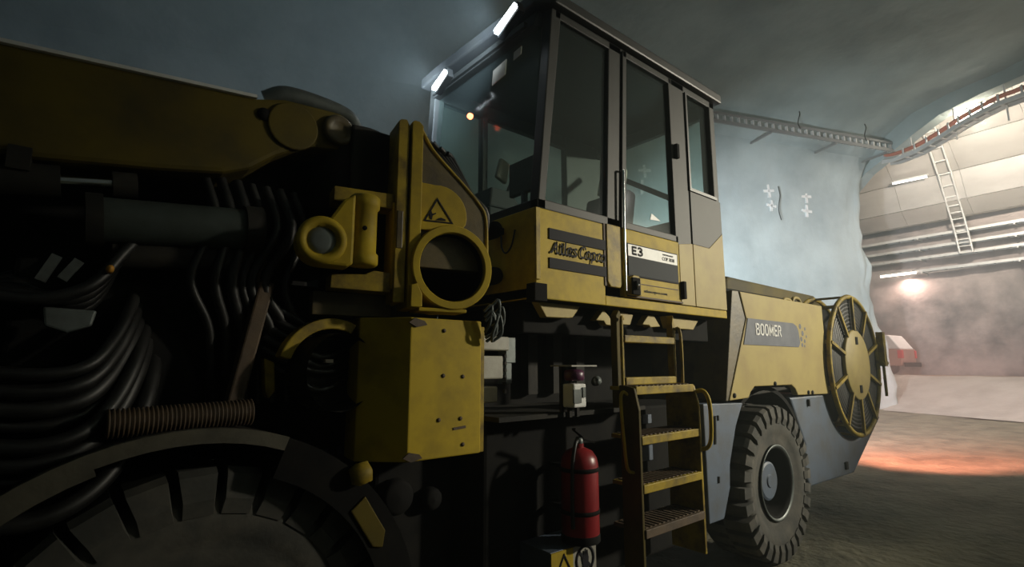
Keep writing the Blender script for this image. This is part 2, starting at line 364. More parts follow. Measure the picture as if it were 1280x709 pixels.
# portal: rim of the tunnel against the cavern
RIM = [(16.2, -.3), (16.2, 7.6), (15.6, 8.8), (14.8, 9.4), (13.8, 9.8), (12.9, 10.2), (11.9, 10.55), (10.6, 10.68), (8.5, 10.72), (3, 10.72), (-1.5, 10.5), (-3.2, 9.3), (-4, 7.5), (-4, -.3)]
b = MB()
OUT = [(60, -.3), (60, 7.6), (60, 14.6)]+[(t, 14.6) for t, z in RIM[3:-3]]+[(-40, 14.6), (-40, 7.5), (-40, -.3)]
rim2 = []
for i, (t, z) in enumerate(RIM): rim2.append((t, z))
n = len(RIM); vs = []
for s in (20.0, 20.5):
    vs += [W(s, *p) for p in rim2]+[W(s, *p) for p in OUT]
fs = []
for i in range(n-1):
    fs += [(i, i+1, n+i+1, n+i), (2*n+i, 2*n+n+i, 2*n+n+i+1, 2*n+i+1), (i, 2*n+i, 2*n+i+1, i+1)]
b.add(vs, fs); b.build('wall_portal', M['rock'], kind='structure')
# tunnel floor
b = MB(); vs = []; ss = [-18+.4*i for i in range(98)]; tt = [-4.6+.4*i for i in range(51)]
for s in ss:
    for t in tt:
        p = W(s, t, 0); z = .05*noise.noise(p*.5)+.035*noise.noise(p*1.7)+.015*noise.noise(p*4.5)
        vs.append(p+Vector((0, 0, z-.03)))
k = len(tt); b.add(vs, [(i*k+j, (i+1)*k+j, (i+1)*k+j+1, i*k+j+1) for i in range(len(ss)-1) for j in range(k-1)], True)
b.build('floor', M['ground'], kind='structure')
# cavern floor: pale ramp up to a raised level
b = MB(); vs = []; prof = [(19.6, -.02), (20.3, .03), (21.2, .24), (22.4, .62), (23.6, 1.0), (24.4, 1.16), (25.2, 1.2)]
ts = [-30+.8*i for i in range(90)]
for s, z in prof:
    for t in ts:
        p = W(s, t, 0); vs.append(p+Vector((0, 0, z+.06*noise.noise(p*.6)*(s > 19.9))))
k = len(ts); b.add(vs, [(i*k+j, (i+1)*k+j, (i+1)*k+j+1, i*k+j+1) for i in range(len(prof)-1) for j in range(k-1)], True)
b.build('floor_ramp', M['pale_ground'], kind='structure')
b = MB(); b.prism([W(25.1, -30, 1.17), W(25.1, 41, 1.17), W(46, 41, 1.17), W(46, -30, 1.17)], (0, 0, -.3)); b.build('floor_cavern', M['brown_ground'], kind='structure')
# cavern far wall of stained rock, roof, sheet lining
b = MB(); vs = []; hs = [-16+.5*i for i in range(100)]; zs = [.9+.35*i for i in range(26)]
for h in hs:
    for z in zs:
        p = V(32, h, z); vs.append(p+f1*(rough(p, .35)-.2))
k = len(zs); b.add(vs, [(i*k+j, (i+1)*k+j, (i+1)*k+j+1, i*k+j+1) for i in range(len(hs)-1) for j in range(k-1)], True)
b.build('wall_back', M['rock_warm'], kind='structure')
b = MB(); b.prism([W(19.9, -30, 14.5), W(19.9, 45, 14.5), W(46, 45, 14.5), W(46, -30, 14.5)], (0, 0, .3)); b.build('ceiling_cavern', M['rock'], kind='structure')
for nm, h in (('wall_cavern', 33), ('wall_cavern', -16)):
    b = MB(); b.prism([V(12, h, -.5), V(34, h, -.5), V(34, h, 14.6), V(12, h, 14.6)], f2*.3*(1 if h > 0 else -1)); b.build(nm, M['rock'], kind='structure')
LIN = [(31.3, 8.62), (31.1, 8.66), (30.45, 9.32), (29.95, 10.6), (28.9, 11.75), (27.4, 12.75), (25.4, 13.5), (22.5, 14.1)]
lin = None
base = MB()
for (a0, z0), (a1, z1) in zip(LIN, LIN[1:]):
    base.prism([V(a0+.12, -16, z0+.05), V(a1+.12, -16, z1+.05), V(a1+.3, -16, z1+.3), V(a0+.3, -16, z0+.3)], f2*49)
lining = base.build('wall_lining', M['galvdark'], kind='structure')
for (a0, z0), (a1, z1) in zip(LIN, LIN[1:]):
    first = None
    for i in range(12):
        h = -8+i*2.6
        b = MB(); d = Vector((a1-a0, 0, z1-z0)); e = .02
        p = [V(a0, h+.006, z0+e), V(a1, h+.006, z1-e), V(a1, h+2.594, z1-e), V(a0, h+2.594, z0+e)]
        b.prism(p, (f1*.06+Vector((0, 0, .05)))); b.build('lining_panel', M['panel'], lining)
# lamps of the cavern
L = thing('flood_lamp', 'glaring warm flood lamp under the roof rim above the cable ladder', 'lamp', W(20.55, 11.25, 10.5))
b = MB(); b.bar(W(20.62, 10.75, 10.42), W(20.62, 11.75, 10.36), .2, .34); b.build('lens', M['flood'], L)
b = MB(); b.bar(W(20.78, 10.7, 10.58), W(20.78, 11.8, 10.58), .3, .09); b.build('housing', M['galv'], L, .01)
b = MB(); b.bar(W(20.78, 11.0, 10.6), W(20.78, 11.0, 11.2), .04, .04, e1); b.bar(W(20.78, 11.5, 10.6), W(20.78, 11.5, 11.2), .04, .04, e1); b.build('hanger', M['galv'], L)
L = thing('tube_lamp', 'lit fluorescent tube under the lowest wall tray beside the rock corner', 'lamp', V(31.1, 10.8, 6.3))
b = MB(); b.tube([V(30.95, 10.05, 6.22), V(30.95, 11.6, 6.22)], .055, 8); b.build('tube', M['tube'], L)
b = MB(); b.bar(V(31.0, 10.25, 6.32), V(31.0, 11.65, 6.32), .14, .08); b.build('housing', M['galv'], L)
L = thing('tube_lamp', 'bright thin tube lamp lying along the upper metal lining', 'lamp', V(29.7, 9.4, 10.6))
b = MB(); b.tube([V(29.5, 8.7, 10.5), V(29.5, 10.1, 10.56)], .045, 8); b.build('tube', M['tube2'], L)
b = MB(); b.bar(V(29.58, 8.65, 10.6), V(29.58, 10.15, 10.66), .12, .07); b.build('housing', M['galv'], L)
# cable trays along the cavern wall
for i, (z, lab) in enumerate(((8.02, 'topmost of the four long cable trays on the cavern wall'), (7.45, 'second from the top of the four long cable trays on the cavern wall'),
                              (6.95, 'third from the top of the four long cable trays, brightly edged'), (6.32, 'lowest of the four long cable trays, above the stained rock'))):
    T = thing('cable_tray', lab, 'cable tray', V(31.5, 8, z), 'cable trays on the cavern wall')
    h1 = 10.2 if i == 3 else 14
    b = MB(); b.bar(V(31.25, -12, z), V(31.25, h1, z), .05, .13); b.bar(V(31.62, -12, z), V(31.62, h1, z), .05, .13); b.build('rail', M['galv'], T)
    b = MB()
    for k in range(40):
        h = -12+.6*k
        if h < h1: b.bar(V(31.25, h, z-.03), V(31.62, h, z-.03), .06, .03)
    b.build('rungs', M['galvdark'], T, kind='stuff')
    b = MB()
    for k in range(3): b.tube([V(31.34+.1*k, -12, z+.04), V(31.34+.1*k, h1, z+.04)], .035, 6)
    b.build('cables', M['galvdark'], T, kind='stuff')
    b = MB()
    for h in (3, 6.3, 9.9, 13): 
        if h < h1: b.bar(V(31.2, h, z-.1), V(32.1, h, z-.1), .06, .06); b.bar(V(31.9, h, z-.16), V(31.9, h, z+.12), .06, .08, f1)
    b.build('bracket', M['galv'], T)
# vertical ladder over the lining
T = thing('wall_ladder', 'upright metal ladder crossing the lining down to the wall trays', 'ladder', V(30, 8.2, 6.9))
path = [(27.9, 8.0, 12.35), (28.7, 8.05, 11.75), (29.75, 8.1, 10.5), (30.5, 8.15, 9.3), (30.8, 8.12, 8.5), (31.05, 8.1, 7.7), (31.1, 8.05, 6.9)]
for dh in (-.24, .24):
    b = MB(); b.tube([V(g_, h_+dh, z_) for g_, h_, z_ in path], .045, 6); b.build('rail', M['galv'], T)
pts = curve([V(*p) for p in path], 5); r0 = None
for p in pts[::2]:
    b = MB(); b.bar(p-f2*.24, p+f2*.24, .09, .05); b.build('rung', M['galv'], T)
# cable ladder on the tunnel wall and across the portal
T = thing('cable_ladder', 'long cable ladder running high along the pale tunnel wall', 'cable ladder', W(14, 13.65, 9.9))
for dz in (0, .3):
    b = MB(); b.bar(W(6, 13.62, 9.83+dz), W(20.1, 13.62, 9.9+dz), .06, .09 if dz else .12); b.build('rail', M['galvdark'], T)
b = MB()
for k in range(47): b.bar(W(6.1+.3*k, 13.65, 9.83), W(6.1+.3*k, 13.65, 10.13), .10, .05, e1)
b.build('rungs', M['galv'], T, kind='stuff')
b = MB()
for s in (8, 11, 14, 17, 19.6): b.bar(W(s, 13.55, 9.76), W(s, 14.75, 9.76), .07, .07)
b.build('bracket', M['galvdark'], T)
T = thing('cable_ladder', 'cable ladder with red cable sloping up along the portal rim', 'cable ladder', W(19.8, 11, 9.8))
rp = [(13.9, 9.5), (13.5, 9.42), (12.68, 9.44), (11.84, 9.63), (11.19, 9.82), (10.47, 9.95), (10.02, 10.0), (9.4, 9.98), (7, 10.0), (2, 10.0)]
for ds, m_ in ((0, 'galv'), (.45, 'galv')):
    b = MB()
    for (t0, z0), (t1, z1) in zip(rp, rp[1:]): b.bar(W(19.75+ds, t0, z0), W(19.75+ds, t1, z1), .05, .14)
    b.build('rail', M[m_], T)
b = MB(); b.tube(curve([W(19.9, t, z+.3) for t, z in rp], 3), .05, 6); b.tube(curve([W(20.0, t, z+.28) for t, z in rp], 3), .035, 6)
o = b.build('cable', M['redcable'], T); o['label'] = 'red cable along the ladder top'
b = MB(); b.tube(curve([W(20.05, t, z+.05) for t, z in rp], 3), .05, 6); b.build('cable', M['galvdark'], T)
RP = subdiv(rp, .33)
for t, z in RP[2:26]:
    b = MB(); b.bar(W(19.75, t, z-.02), W(20.2, t, z-.02), .07, .04); b.bar(W(19.75, t, z), W(19.75, t, z+.32), .05, .04, e1); b.build('rung', M['galv'], T)
b = MB()
for t in (13, 11.5, 10, 8.5): 
    z = 9.5; b.bar(W(20.1, t, 9.45), W(20.1, t, 11.0), .04, .04, e1)
b.build('hanger', M['galv'], T)
# painted survey crosses on the wall
def wall_t(s, z):
    p = W(s, 14.95, z); return 14.95-rough(p, .16)
for s, z, a, sz in ((14.98, 8.13, 8, .5), (15.11, 7.58, -6, .42), (16.88, 8.13, 4, .5), (16.89, 7.56, -3, .48), (9.64, 8.3, 6, .5), (9.51, 7.69, -4, .5)):
    b = MB(); t = wall_t(s, z)-.06
    for d in ((1, 0), (0, 1)):
        c_, s_ = math.cos(R(a)), math.sin(R(a)); u = (d[0]*c_-d[1]*s_, d[0]*s_+d[1]*c_)
        b.bar(W(s-u[0]*sz/2, t, z-u[1]*sz/2), W(s+u[0]*sz/2, t, z+u[1]*sz/2), .07, .1, (0, 0, 1) if d[0] else e1)
    b.build('painted_cross', M['white'], wall_left)
for i, (s, z0, z1) in enumerate(((15.2, 10.0, 10.8), (15.3, 7.0, 8.3), (18.4, 10.0, 10.7))):
    b = MB(); b.tube(curve([W(s+.06*math.sin(k*1.7), (14.7 if z0 < 9 else 13.45), z1+(z0-z1)*k/4) for k in (4, 3, 2, 1, 0)], 3), .018, 5)
    b.build('loose_wire', M['dark'], wall_left)
# ------------------------------------------------------------------ the parked pickup beyond the corner
PK = thing('pickup', 'dusty rose pickup with white canopy half hidden behind the rock corner', 'car', V(29.9, 12.6, 1.2))
h0 = 10.42
b = MB(); b.prism([V(29.2, h0+.02, 1.85), V(29.2, h0+.02, 2.42), V(29.2, h0+3.4, 2.42), V(29.2, h0+4.9, 2.3), V(29.2, h0+5.05, 1.85), V(29.2, h0+5.0, 1.62), V(29.2, h0+.05, 1.62)], f1*1.7); b.build('body', M['pink'], PK, .05)
b = MB(); b.prism([V(29.26, h0+.05, 2.42), V(29.26, h0+.5, 3.1), V(29.26, h0+1.9, 3.16), V(29.26, h0+1.95, 2.42)], f1*1.58); b.build('canopy', M['white'], PK, .05)
b = MB(); b.prism([V(29.26, h0+1.98, 2.42), V(29.26, h0+2.1, 3.05), V(29.26, h0+3.0, 3.05), V(29.26, h0+3.5, 2.42)], f1*1.58); b.build('cabin', M['pink'], PK, .05)
b = MB(); b.bar(V(29.25, h0-.1, 1.68), V(30.85, h0-.1, 1.68), .16, .2); b.build('rear_bumper', M['black'], PK, .02)
b = MB(); b.box(0, .1, 0, .1, 0, .1)
for g_ in (29.2, 30.75):
    b = MB(); b.prism([V(g_-.02, h0-.02, 1.98), V(g_-.02, h0-.02, 2.36), V(g_-.02, h0+.18, 2.36), V(g_-.02, h0+.18, 1.98)], f1*.18); b.build('tail_light', M['taillens'], PK, .01)
for h_ in (h0+1.1, h0+4.1):
    for g_ in (29.2, 30.68):
        b = MB(); b.lathe(V(g_, h_, 1.54), f1, [(.001, 0), (.2, .02), (.22, 0), (.33, .01), (.35, .05), (.35, .2), (.33, .24), (.001, .24)], 20); b.build('wheel', M['rubber'], PK)

# ------------------------------------------------------------------ the drilling rig
RIG = thing('drilling_rig', 'big yellow mine drilling rig with a dark glazed cab and folded boom', 'drilling rig', (3.5, 3.4, 0))
Yc = 2.2
# chassis
b = MB(); b.box(-2.2, 1.3, 2.75, 4.2, .55, 1.25); b.box(1.2, 3.9, 2.75, 4.1, .5, 1.3); b.box(3.8, 8.0, 2.78, 4.1, .6, 1.5); b.box(-2.2, .9, 3.0, 4.0, 1.2, 1.75)
ch = b.build('chassis', M['dark'], RIG, .02)
b = MB(); b.box(1.72, 3.84, 2.3, 2.8, .42, 1.42); tank = b.build('tank', M['black'], RIG, .02)
b = MB(); b.box(1.68, 2.9, 2.12, 2.75, 1.42, 1.445); b.build('ledge', M['dark'], tank)
# pedestal under the cab and inner bulkheads
b = MB(); b.box(2.15, 4.1, 2.9, 3.5, 1.4, 2.1); b.box(1.2, 1.7, 2.75, 4.2, 1.2, 2.3); b.build('pedestal', M['black'], RIG, .02)
b = MB()
for x in (2.5, 2.75, 3.0): b.box(x, x+.09, 2.82, 2.9, 1.5, 2.0)
b.build('pipe_rack', M['dark'], RIG)

# --- wheels
def wheel(cx, cz, y0, face, nl=28, hw0=.046):
    # axle along Y; outer sidewall at y0, looking towards -Y when face = 1
    s = -face; Rr = .675; y = lambda d: y0-s*d       # d: depth behind the outer face
    b = MB()
    prof = [(.30, .07), (.335, .035), (.38, .045), (.43, .02), (.50, .005), (.56, .012), (.60, .05), (.615, .10), (.615, .34), (.58, .41), (.48, .44), (.36, .42), (.30, .38)]
    b.lathe((cx, y0, cz), (0, -s, 0), prof, 48)
    for k in range(nl):
        for side in (0, 1):
            a = 2*math.pi*(k+.5*side)/nl; ca, sa = math.cos(a), math.sin(a); T_ = Vector((-sa, 0, ca)); Rd = Vector((ca, 0, sa)); cc = Vector((cx, 0, cz))
            pr = [(.59, .22), (.675, .22), (.675, .03), (.655, .0), (.57, -.012), (.515, .0), (.55, .05)]
            if side: pr = [(r, .44-d) for r, d in pr]
            hw = hw0
            P1 = [cc+Rd*r+Vector((0, y(d), 0))-T_*hw*(1 if r > .6 else .8) for r, d in pr]
            P2 = [cc+Rd*r+Vector((0, y(d), 0))+T_*hw*(1 if r > .6 else .8) for r, d in pr]
            m = len(pr); b.add(P1+P2, [tuple(range(m)), tuple(range(2*m-1, m-1, -1))]+[(i, (i+1) % m, m+(i+1) % m, m+i) for i in range(m)])
    tire = b.build('tire', M['rubber'], RIG)
    b = MB(); b.lathe((cx, y0, cz), (0, -s, 0), [(.325, .05), (.315, .03), (.295, .03), (.285, .06), (.27, .16), (.25, .2), (.17, .2)], 40); b.build('rim', M['black'], tire)
    b = MB(); b.lathe((cx, y0, cz), (0, -s, 0), [(.001, .085), (.05, .085), (.06, .095), (.15, .095), (.168, .105), (.175, .24)], 32, smooth=False); b.build('hub', M['bluegrey'], tire)
    b = MB(); b.lathe((cx, y0, cz), (0, -s, 0), [(.324, .028), (.33, .02), (.318, .016), (.305, .028)], 40); b.build('lock_ring', M['grey'], tire)
    for k in range(12):
        a = 2*math.pi*k/12; b = MB(); b.lathe((cx+.215*math.cos(a), y(.2), cz+.215*math.sin(a)), (0, s, 0), [(.018, 0), (.018, .03), (.001, .032)], 6, smooth=False); b.build('wheel_nut', M['dark'], tire)
    return tire
for x in (4.95, .42):
    t_ = wheel(x, .665, 2.2, 1, 30 if x > 2 else 27, .044 if x > 2 else .060)
    # the opposite wheel of the axle shares its meshes
    c = t_.copy(); C.objects.link(c); c.parent = RIG; c.rotation_euler = (0, 0, math.pi); c.location = Vector((2*x, 6.9, 0))-RIG.location
    for ch_ in list(t_.children):
        d = ch_.copy(); C.objects.link(d); d.parent = c
# front fender
cx, cz = .36, .62
b = MB()
ao = arc(cx, cz, .865, 172, 8, 26); ai = arc(cx, cz, .84, 8, 172, 26)
b.xz(ao+ai, 2.13, 2.8); fd = b.build('fender', M['dark'], RIG)
b = MB(); b.xz(arc(cx, cz, .872, 172, 70, 20)+arc(cx, cz, .822, 70, 110, 8)+arc(cx, cz, .80, 110, 172, 12), 2.11, 2.14); o = b.build('fender_lip', M['olive'], fd)
b = MB(); b.xz(arc(cx, cz, .87, 70, 10, 14)+arc(cx, cz, .72, 10, 70, 14), 2.11, 2.14); b.build('fender_flap', M['black'], fd)
b = MB(); b.xz([(.91, 1.13), (.97, 1.18), (1.065, 1.03), (1.055, .965), (1.01, .975)], 2.10, 2.16); b.build('fender_bracket', M['yellow_grimy_dim'], fd, .005)
b = MB(); b.lathe((.90, 2.1, 1.262), (.8, -.3, .25), [(.001, 0), (.03, .0), (.045, .03), (.04, .08), (.001, .09)], 14); o = b.build('side_lamp', M['yellow_worn'], fd)

# --- boom
b = MB()
prof = [(-2.4, 2.60), (-.3, 2.795), (.5, 2.868), (.62, 2.905), (.78, 2.915)]+arc(.86, 2.825, .095, 80, -80, 8)+[(.72, 2.70), (.6, 2.63), (.5, 2.545), (.40, 2.50), (.18, 2.462), (-.26, 2.402), (-2.4, 2.2)]
b.xz(prof, 2.35, 2.72); boom = b.build('boom', M['yellow_grimy_dim'], RIG, .02)
b = MB(); b.bar((-2.4, 2.345, 2.603), (.5, 2.345, 2.868), .02, .014); b.build('boom_edge_strip', M['white'], boom)
b = MB(); b.lathe((.865, 2.35, 2.82), (0, -1, 0), [(.07, 0), (.075, .02), (.06, .035), (.04, .02), (.001, .02)], 24); b.build('pivot_pin', M['grease'], boom)
b = MB(); b.xz(arc(.66, 2.78, .11, 0, 360, 24)[:-1], 2.335, 2.36); b.build('boss_plate', M['yellow_grimy_dim'], boom, .006)
b = MB(); b.lathe((.535, 2.35, 2.80), (0, -1, 0), [(.028, 0), (.028, .01), (.001, .012)], 16); b.build('bore', M['black'], boom)
b = MB(); b.tube(curve([(.56, 2.45, 2.915), (.64, 2.42, 2.955), (.8, 2.42, 2.96), (.93, 2.42, 2.94), (.98, 2.42, 2.88)], 5), .045, 10); b.build('boom_hose_cover', M['grey'], boom)
b = MB()
for x in (-.24, -.86, -1.5): b.box(x, x+.06, 2.33, 2.74, 2.36, 2.44)
b.build('hose_clamp', M['dark'], boom)
# boom swing hub, dark and oily
b = MB(); b.lathe((1.02, 2.52, 2.42), (0, 0, 1), [(.001, 0), (.2, 0), (.22, .04), (.22, .42), (.19, .46), (.001, .46)], 28); b.box(.92, 1.14, 2.3, 2.6, 2.5, 2.86); b.build('swing_hub', M['dark'], RIG, .01)
b = MB(); b.box(.42, .95, 2.62, 2.85, 2.15, 2.78); b.build('boom_root_shade_filler', M['black'], RIG, .02)  # black filler added to keep the gap under the boom root dark
# lift cylinder
b = MB(); b.tube([(.03, 2.38, 2.235), (.5, 2.36, 2.275)], .085, 20); cyl = b.build('lift_cylinder', M['olivedark'], RIG)
b = MB(); b.tube([(.03, 2.38, 2.235), (-.02, 2.38, 2.23)], .098, 20); b.tube([(.49, 2.36, 2.275), (.56, 2.36, 2.28)], .1, 20); b.build('cylinder_collar', M['dark'], cyl)
b = MB(); b.tube([(.07, 2.42, 2.12), (.52, 2.40, 2.15)], .055, 14); b.build('lower_cylinder', M['dark'], cyl)
b = MB(); b.tube([(-.105, 2.4, 2.362), (.045, 2.4, 2.385)], .019, 14); o = b.build('piston_rod', M['chrome'], RIG); o['label'] = 'bright chrome piston rod'
b = MB(); b.tube([(-1.2, 2.4, 2.22), (-.1, 2.4, 2.355)], .06, 14); b.tube([(.045, 2.4, 2.38), (.12, 2.4, 2.39)], .05, 14); b.build('feed_cylinder', M['dark'], RIG)

# --- boom bracket (turned 10.8 degrees)
tb = R(-10.8); bu = Vector((math.cos(tb), math.sin(tb), 0)); bn = Vector((math.sin(tb), -math.cos(tb), 0)); bo = Vector((1.35, 2.1, 0))
def B(u, z, d=0): return bo+bu*u+bn*d+Vector((0, 0, z))
def plate(pts, d0, d1, name, m, parent, bev=.004):
    q = MB(); q.prism([B(u, z, d0) for u, z in pts], bn*(d1-d0)); return q.build(name, M[m], parent, bev)
br = plate([(-.275, 1.99), (-.222, 1.99), (-.222, 2.85), (-.235, 2.875), (-.262, 2.872), (-.275, 2.86)], -.14, .02, 'boom_bracket', 'yellow_worn', RIG)
plate([(-.212, 1.965), (-.155, 1.965), (-.155, 2.0), (-.155, 2.855), (-.175, 2.875), (-.2, 2.875), (-.212, 2.865)], -.14, .03, 'post_plate', 'yellow', br)
plate([(-.222, 2.0), (-.212, 2.0), (-.212, 2.84), (-.222, 2.84)], -.14, -.01, 'post_seam', 'black', br, 0)
plate([(-.16, 2.86), (-.08, 2.75), (.07, 2.615), (.165, 2.515), (.2, 2.44), (.212, 2.33), (.205, 2.17), (-.19, 2.17), (-.16, 2.4)], -.09, -.02, 'gusset', 'grease', br)
plate([(-.155, 2.35), (-.155, 2.585)]+arc(-.05, 2.44, .145, 100, -15, 10)+[(.05, 2.35)], -.021, -.006, 'boss_plate', 'yellow', br)
q = MB(); q.tube(curve([B(-.15, 2.86, -.02), B(-.08, 2.755, -.02), B(.07, 2.62, -.02), B(.17, 2.52, -.02), B(.207, 2.44, -.02), B(.214, 2.2, -.02)], 6), .009, 6); q.build('rim_flange', M['yellow_worn'], br)
q = MB(); q.lathe(B(.005, 2.172, .05), -bn, [(.205, .006), (.200, 0), (.170, 0), (.166, .006), (.163, .3), (.205, .3)], 64, closed=True, smooth=False); ring = q.build('bearing_ring', M['yellow'], br)
q = MB(); q.lathe(B(.005, 2.172, .05), -bn, [(.162, .02), (.16, .3), (.05, .34), (.001, .34)], 40); q.build('bore', M['black'], br)
plate([(-.28, 2.43), (-.55, 2.43), (-.55, 2.497), (-.28, 2.5)], -.12, .0, 'upper_arm', 'yellow_worn', br)
plate([(-.28, 2.125), (-.28, 2.035), (-.545, 2.04), (-.545, 2.1), (-.40, 2.11), (-.36, 2.13)], -.12, .0, 'lower_arm', 'yellow_worn', br)
plate([(-.285, 2.05), (-.27, 2.05), (-.27, 2.46), (-.285, 2.46)], -.12, .005, 'slot_edge', 'yellow', br)
plate([(-.27, 2.24), (-.24, 2.24), (-.24, 2.42), (-.27, 2.42)], -.1, .024, 'bracket_pocket', 'grease', br)
plate([(-.55, 2.05), (-.28, 2.05), (-.28, 2.9), (-.55, 2.9)], -.3, -.24, 'back_plate', 'black', br)
plate([(-.44, 2.08), (-.26, 2.08), (-.26, 2.47), (-.44, 2.47)], -.15, -.12, 'slot_shade_backing', 'black', br)  # black plate added behind the slot, standing in for its dark inside
plate([(-.6, 1.93), (-.25, 1.93), (-.25, 2.035), (-.6, 2.035)], -.2, -.1, 'lower_beam', 'grease', br)
plate([(-.16, 1.955), (.08, 1.955), (.08, 1.972), (-.16, 1.972)], -.1, .04, 'foot_plate', 'yellow', br)
plate([(-.205, 1.97), (-.15, 1.97), (-.15, 2.03), (-.175, 2.08), (-.205, 2.07)], .03, .06, 'foot_lug', 'yellow', br)
# warning triangle with figures
q = MB(); tri = [(-.065, 2.518), (-.133, 2.393), (.022, 2.397)]
ctr = (-.058, 2.437)
inn = [(ctr[0]+(u-ctr[0])*.84, ctr[1]+(z-ctr[1])*.84) for u, z in tri]
for i in range(3):
    j = (i+1) % 3; q.prism([B(*tri[i], -.007), B(*tri[j], -.007), B(*inn[j], -.007), B(*inn[i], -.007)], bn*.004)
q.prism([B(-.098, 2.405, -.007), B(-.09, 2.405, -.007), B(-.086, 2.43, -.007), B(-.096, 2.452, -.007), B(-.104, 2.43, -.007)], bn*.004)
q.prism([B(-.088, 2.425, -.007), B(-.07, 2.436, -.007), B(-.07, 2.442, -.007), B(-.088, 2.434, -.007)], bn*.004)
q.prism([B(-.07, 2.405, -.007), B(-.02, 2.407, -.007), B(-.02, 2.415, -.007), B(-.045, 2.421, -.007), B(-.06, 2.413, -.007)], bn*.004)
q.build('warning_sign', M['decalblack'], br, split=False)
# yoke with its eye
eye = (-.606, 2.218)
pts = arc(*eye, .098, 75, 270, 16)+[(-.5, 2.118), (-.475, 2.13), (-.475, 2.44), (-.525, 2.405)]
yk = plate(pts, 0, .11, 'yoke', 'yellow', br, .012)
q = MB(); q.lathe(B(*eye, .11), bn, [(.098, -.01), (.1, .012), (.085, .022), (.066, .018), (.06, .0), (.001, -.002)], 36); q.build('eye_ring', M['yellow'], yk)
q = MB(); q.lathe(B(*eye, .105), bn, [(.06, .0), (.055, .008), (.03, .012), (.001, .012)], 28); q.build('eye_pin', M['grey'], yk)
q = MB(); c0 = B(-.425, 2.135, .05); q.lathe(c0, (0, 0, 1), [(.001, 0), (.056, 0), (.066, .01), (.066, .05), (.056, .06), (.056, .25), (.066, .26), (.066, .305), (.056, .315), (.001, .315)], 28); q.build('hinge_barrel', M['yellow'], yk)
q = MB(); q.lathe(B(-.433, 2.293, .104), bn, [(.010, 0), (.010, .006), (.001, .006)], 12); q.build('grease_hole', M['black'], yk)
# fittings to the right of the ring
random.seed(3)
for k in range(7):
    q = MB(); p = B(.16+random.random()*.1, 1.92+random.random()*.09, .02); q.tube(curve([p, p+Vector((.03, -.02, .03)), p+Vector((.07*random.random(), -.01, -.04-.03*random.random())), p+Vector((.02, .02, -.1))], 4), .008, 7); q.build('hose_fitting', M['grey'], br)
for k in range(5):
    q = MB(); x = .02*k; q.tube(curve([B(-.14+x*2, 2.88-x, -.1), B(-.02+x, 2.78, -.12), B(.12+x*.5, 2.64-.01*k, -.1), B(.23+x*.3, 2.5, -.1), B(.25, 2.3, -.16)], 5), .013, 7); q.build('hose', M['hose'], br)

# --- yellow valve box
pl_ = [(1.155, 2.1), (1.55, 2.1), (1.55, 2.42), (1.0, 2.42), (.985, 2.27)]
b = MB(); b.prism([(x, y, 1.29) for x, y in pl_], (0, 0, .635)); vb = b.build('valve_box', M['yellow'], RIG, .006)
b = MB(); b.box(1.552, 1.585, 2.12, 2.42, 1.29, 1.9); b.build('box_door', M['yellow_worn'], vb, .004)
for x, z in ((1.33, 1.87), (1.33, 1.66), (1.44, 1.655), (1.31, 1.46), (1.43, 1.46), (1.445, 1.34)):
    b = MB(); b.lathe((x, 2.1, z), (0, -1, 0), [(.010, 0), (.010, .004), (.001, .005)], 8); b.build('bolt', M['brown'], vb)
b = MB(); b.bar((1.39, 2.098, 1.415), (1.46, 2.098, 1.42), .004, .012); b.build('scratch', M['brown'], vb)
for x, y, z, sx in ((1.17, 2.095, 1.9, .05), (1.16, 2.095, 1.31, .05)):
    b = MB(); b.xz([(x-.03, z), (x, z+.022), (x+sx, z+.01), (x+sx*1.3, z-.008), (x+.01, z-.02)], y-.004, y+.004); b.build('rust_patch', M['brown'], vb)

# --- hoses, arms and steelwork under the boom
def hose(pts, r, m='hose', n=9, k=7):
    b = MB(); b.tube(curve(pts, k), r, n); return b.build('hose', M[m], RIG)
random.seed(11)
for k in range(9):
    d = .055*k; y = 2.28+.03*(k % 4)
    hose([(-.75, y, 1.98-d*.6), (-.42, y-.03, 1.75-d*.9), (-.15, y-.05, 1.685-d), (.02, y-.04, 1.70-d), (.10+.006*k, y+.03, 1.80-d*.95), (.15+.01*k, y+.16, 1.95-d*.7), (.17+.01*k, y+.5, 2.1-d*.3)], .021+.005*(k % 3))
for k in range(6):
    y = 2.36+.05*k
    hose([(-.9, y, 2.28-.02*k), (-.5, y, 2.05-.05*k), (-.2, y-.04, 1.93+.02*k), (.0, y-.05, 1.97-.02*k), (.1, y, 2.12), (.2, y+.1, 2.3)], .022)
for k in range(7):
    x = .35+.06*k; hose([(x, 2.45, 2.5), (x+.04, 2.38, 2.3), (x-.03+.03*math.sin(k), 2.36, 2.05), (x+.06, 2.42, 1.85), (x+.1, 2.5, 1.55)], .018+.003*(k % 3))
for k in range(6):
    z = 1.86-.05*k; hose([(.62, 2.42, z+.12), (.72, 2.38, z+.06), (.85, 2.37, z+.02*math.sin(k*2)), (1.0, 2.42, z+.04), (1.15, 2.55, z+.1)], .016)
for k in range(5):
    hose([(1.05+.07*k, 2.75, 1.35), (1.08+.07*k, 2.66, 1.2), (1.25+.08*k, 2.64, 1.02+.03*math.sin(k*3)), (1.45+.06*k, 2.62, .95), (1.68, 2.7, 1.05+.03*k)], .02)
b = MB(); b.prism([(-.1, 2.33, 1.905), (.045, 2.33, 1.90), (.035, 2.33, 1.845), (-.03, 2.33, 1.82), (-.09, 2.33, 1.84)], (0, .04, 0)); b.build('gauge_plate', M['grey'], RIG, .008)
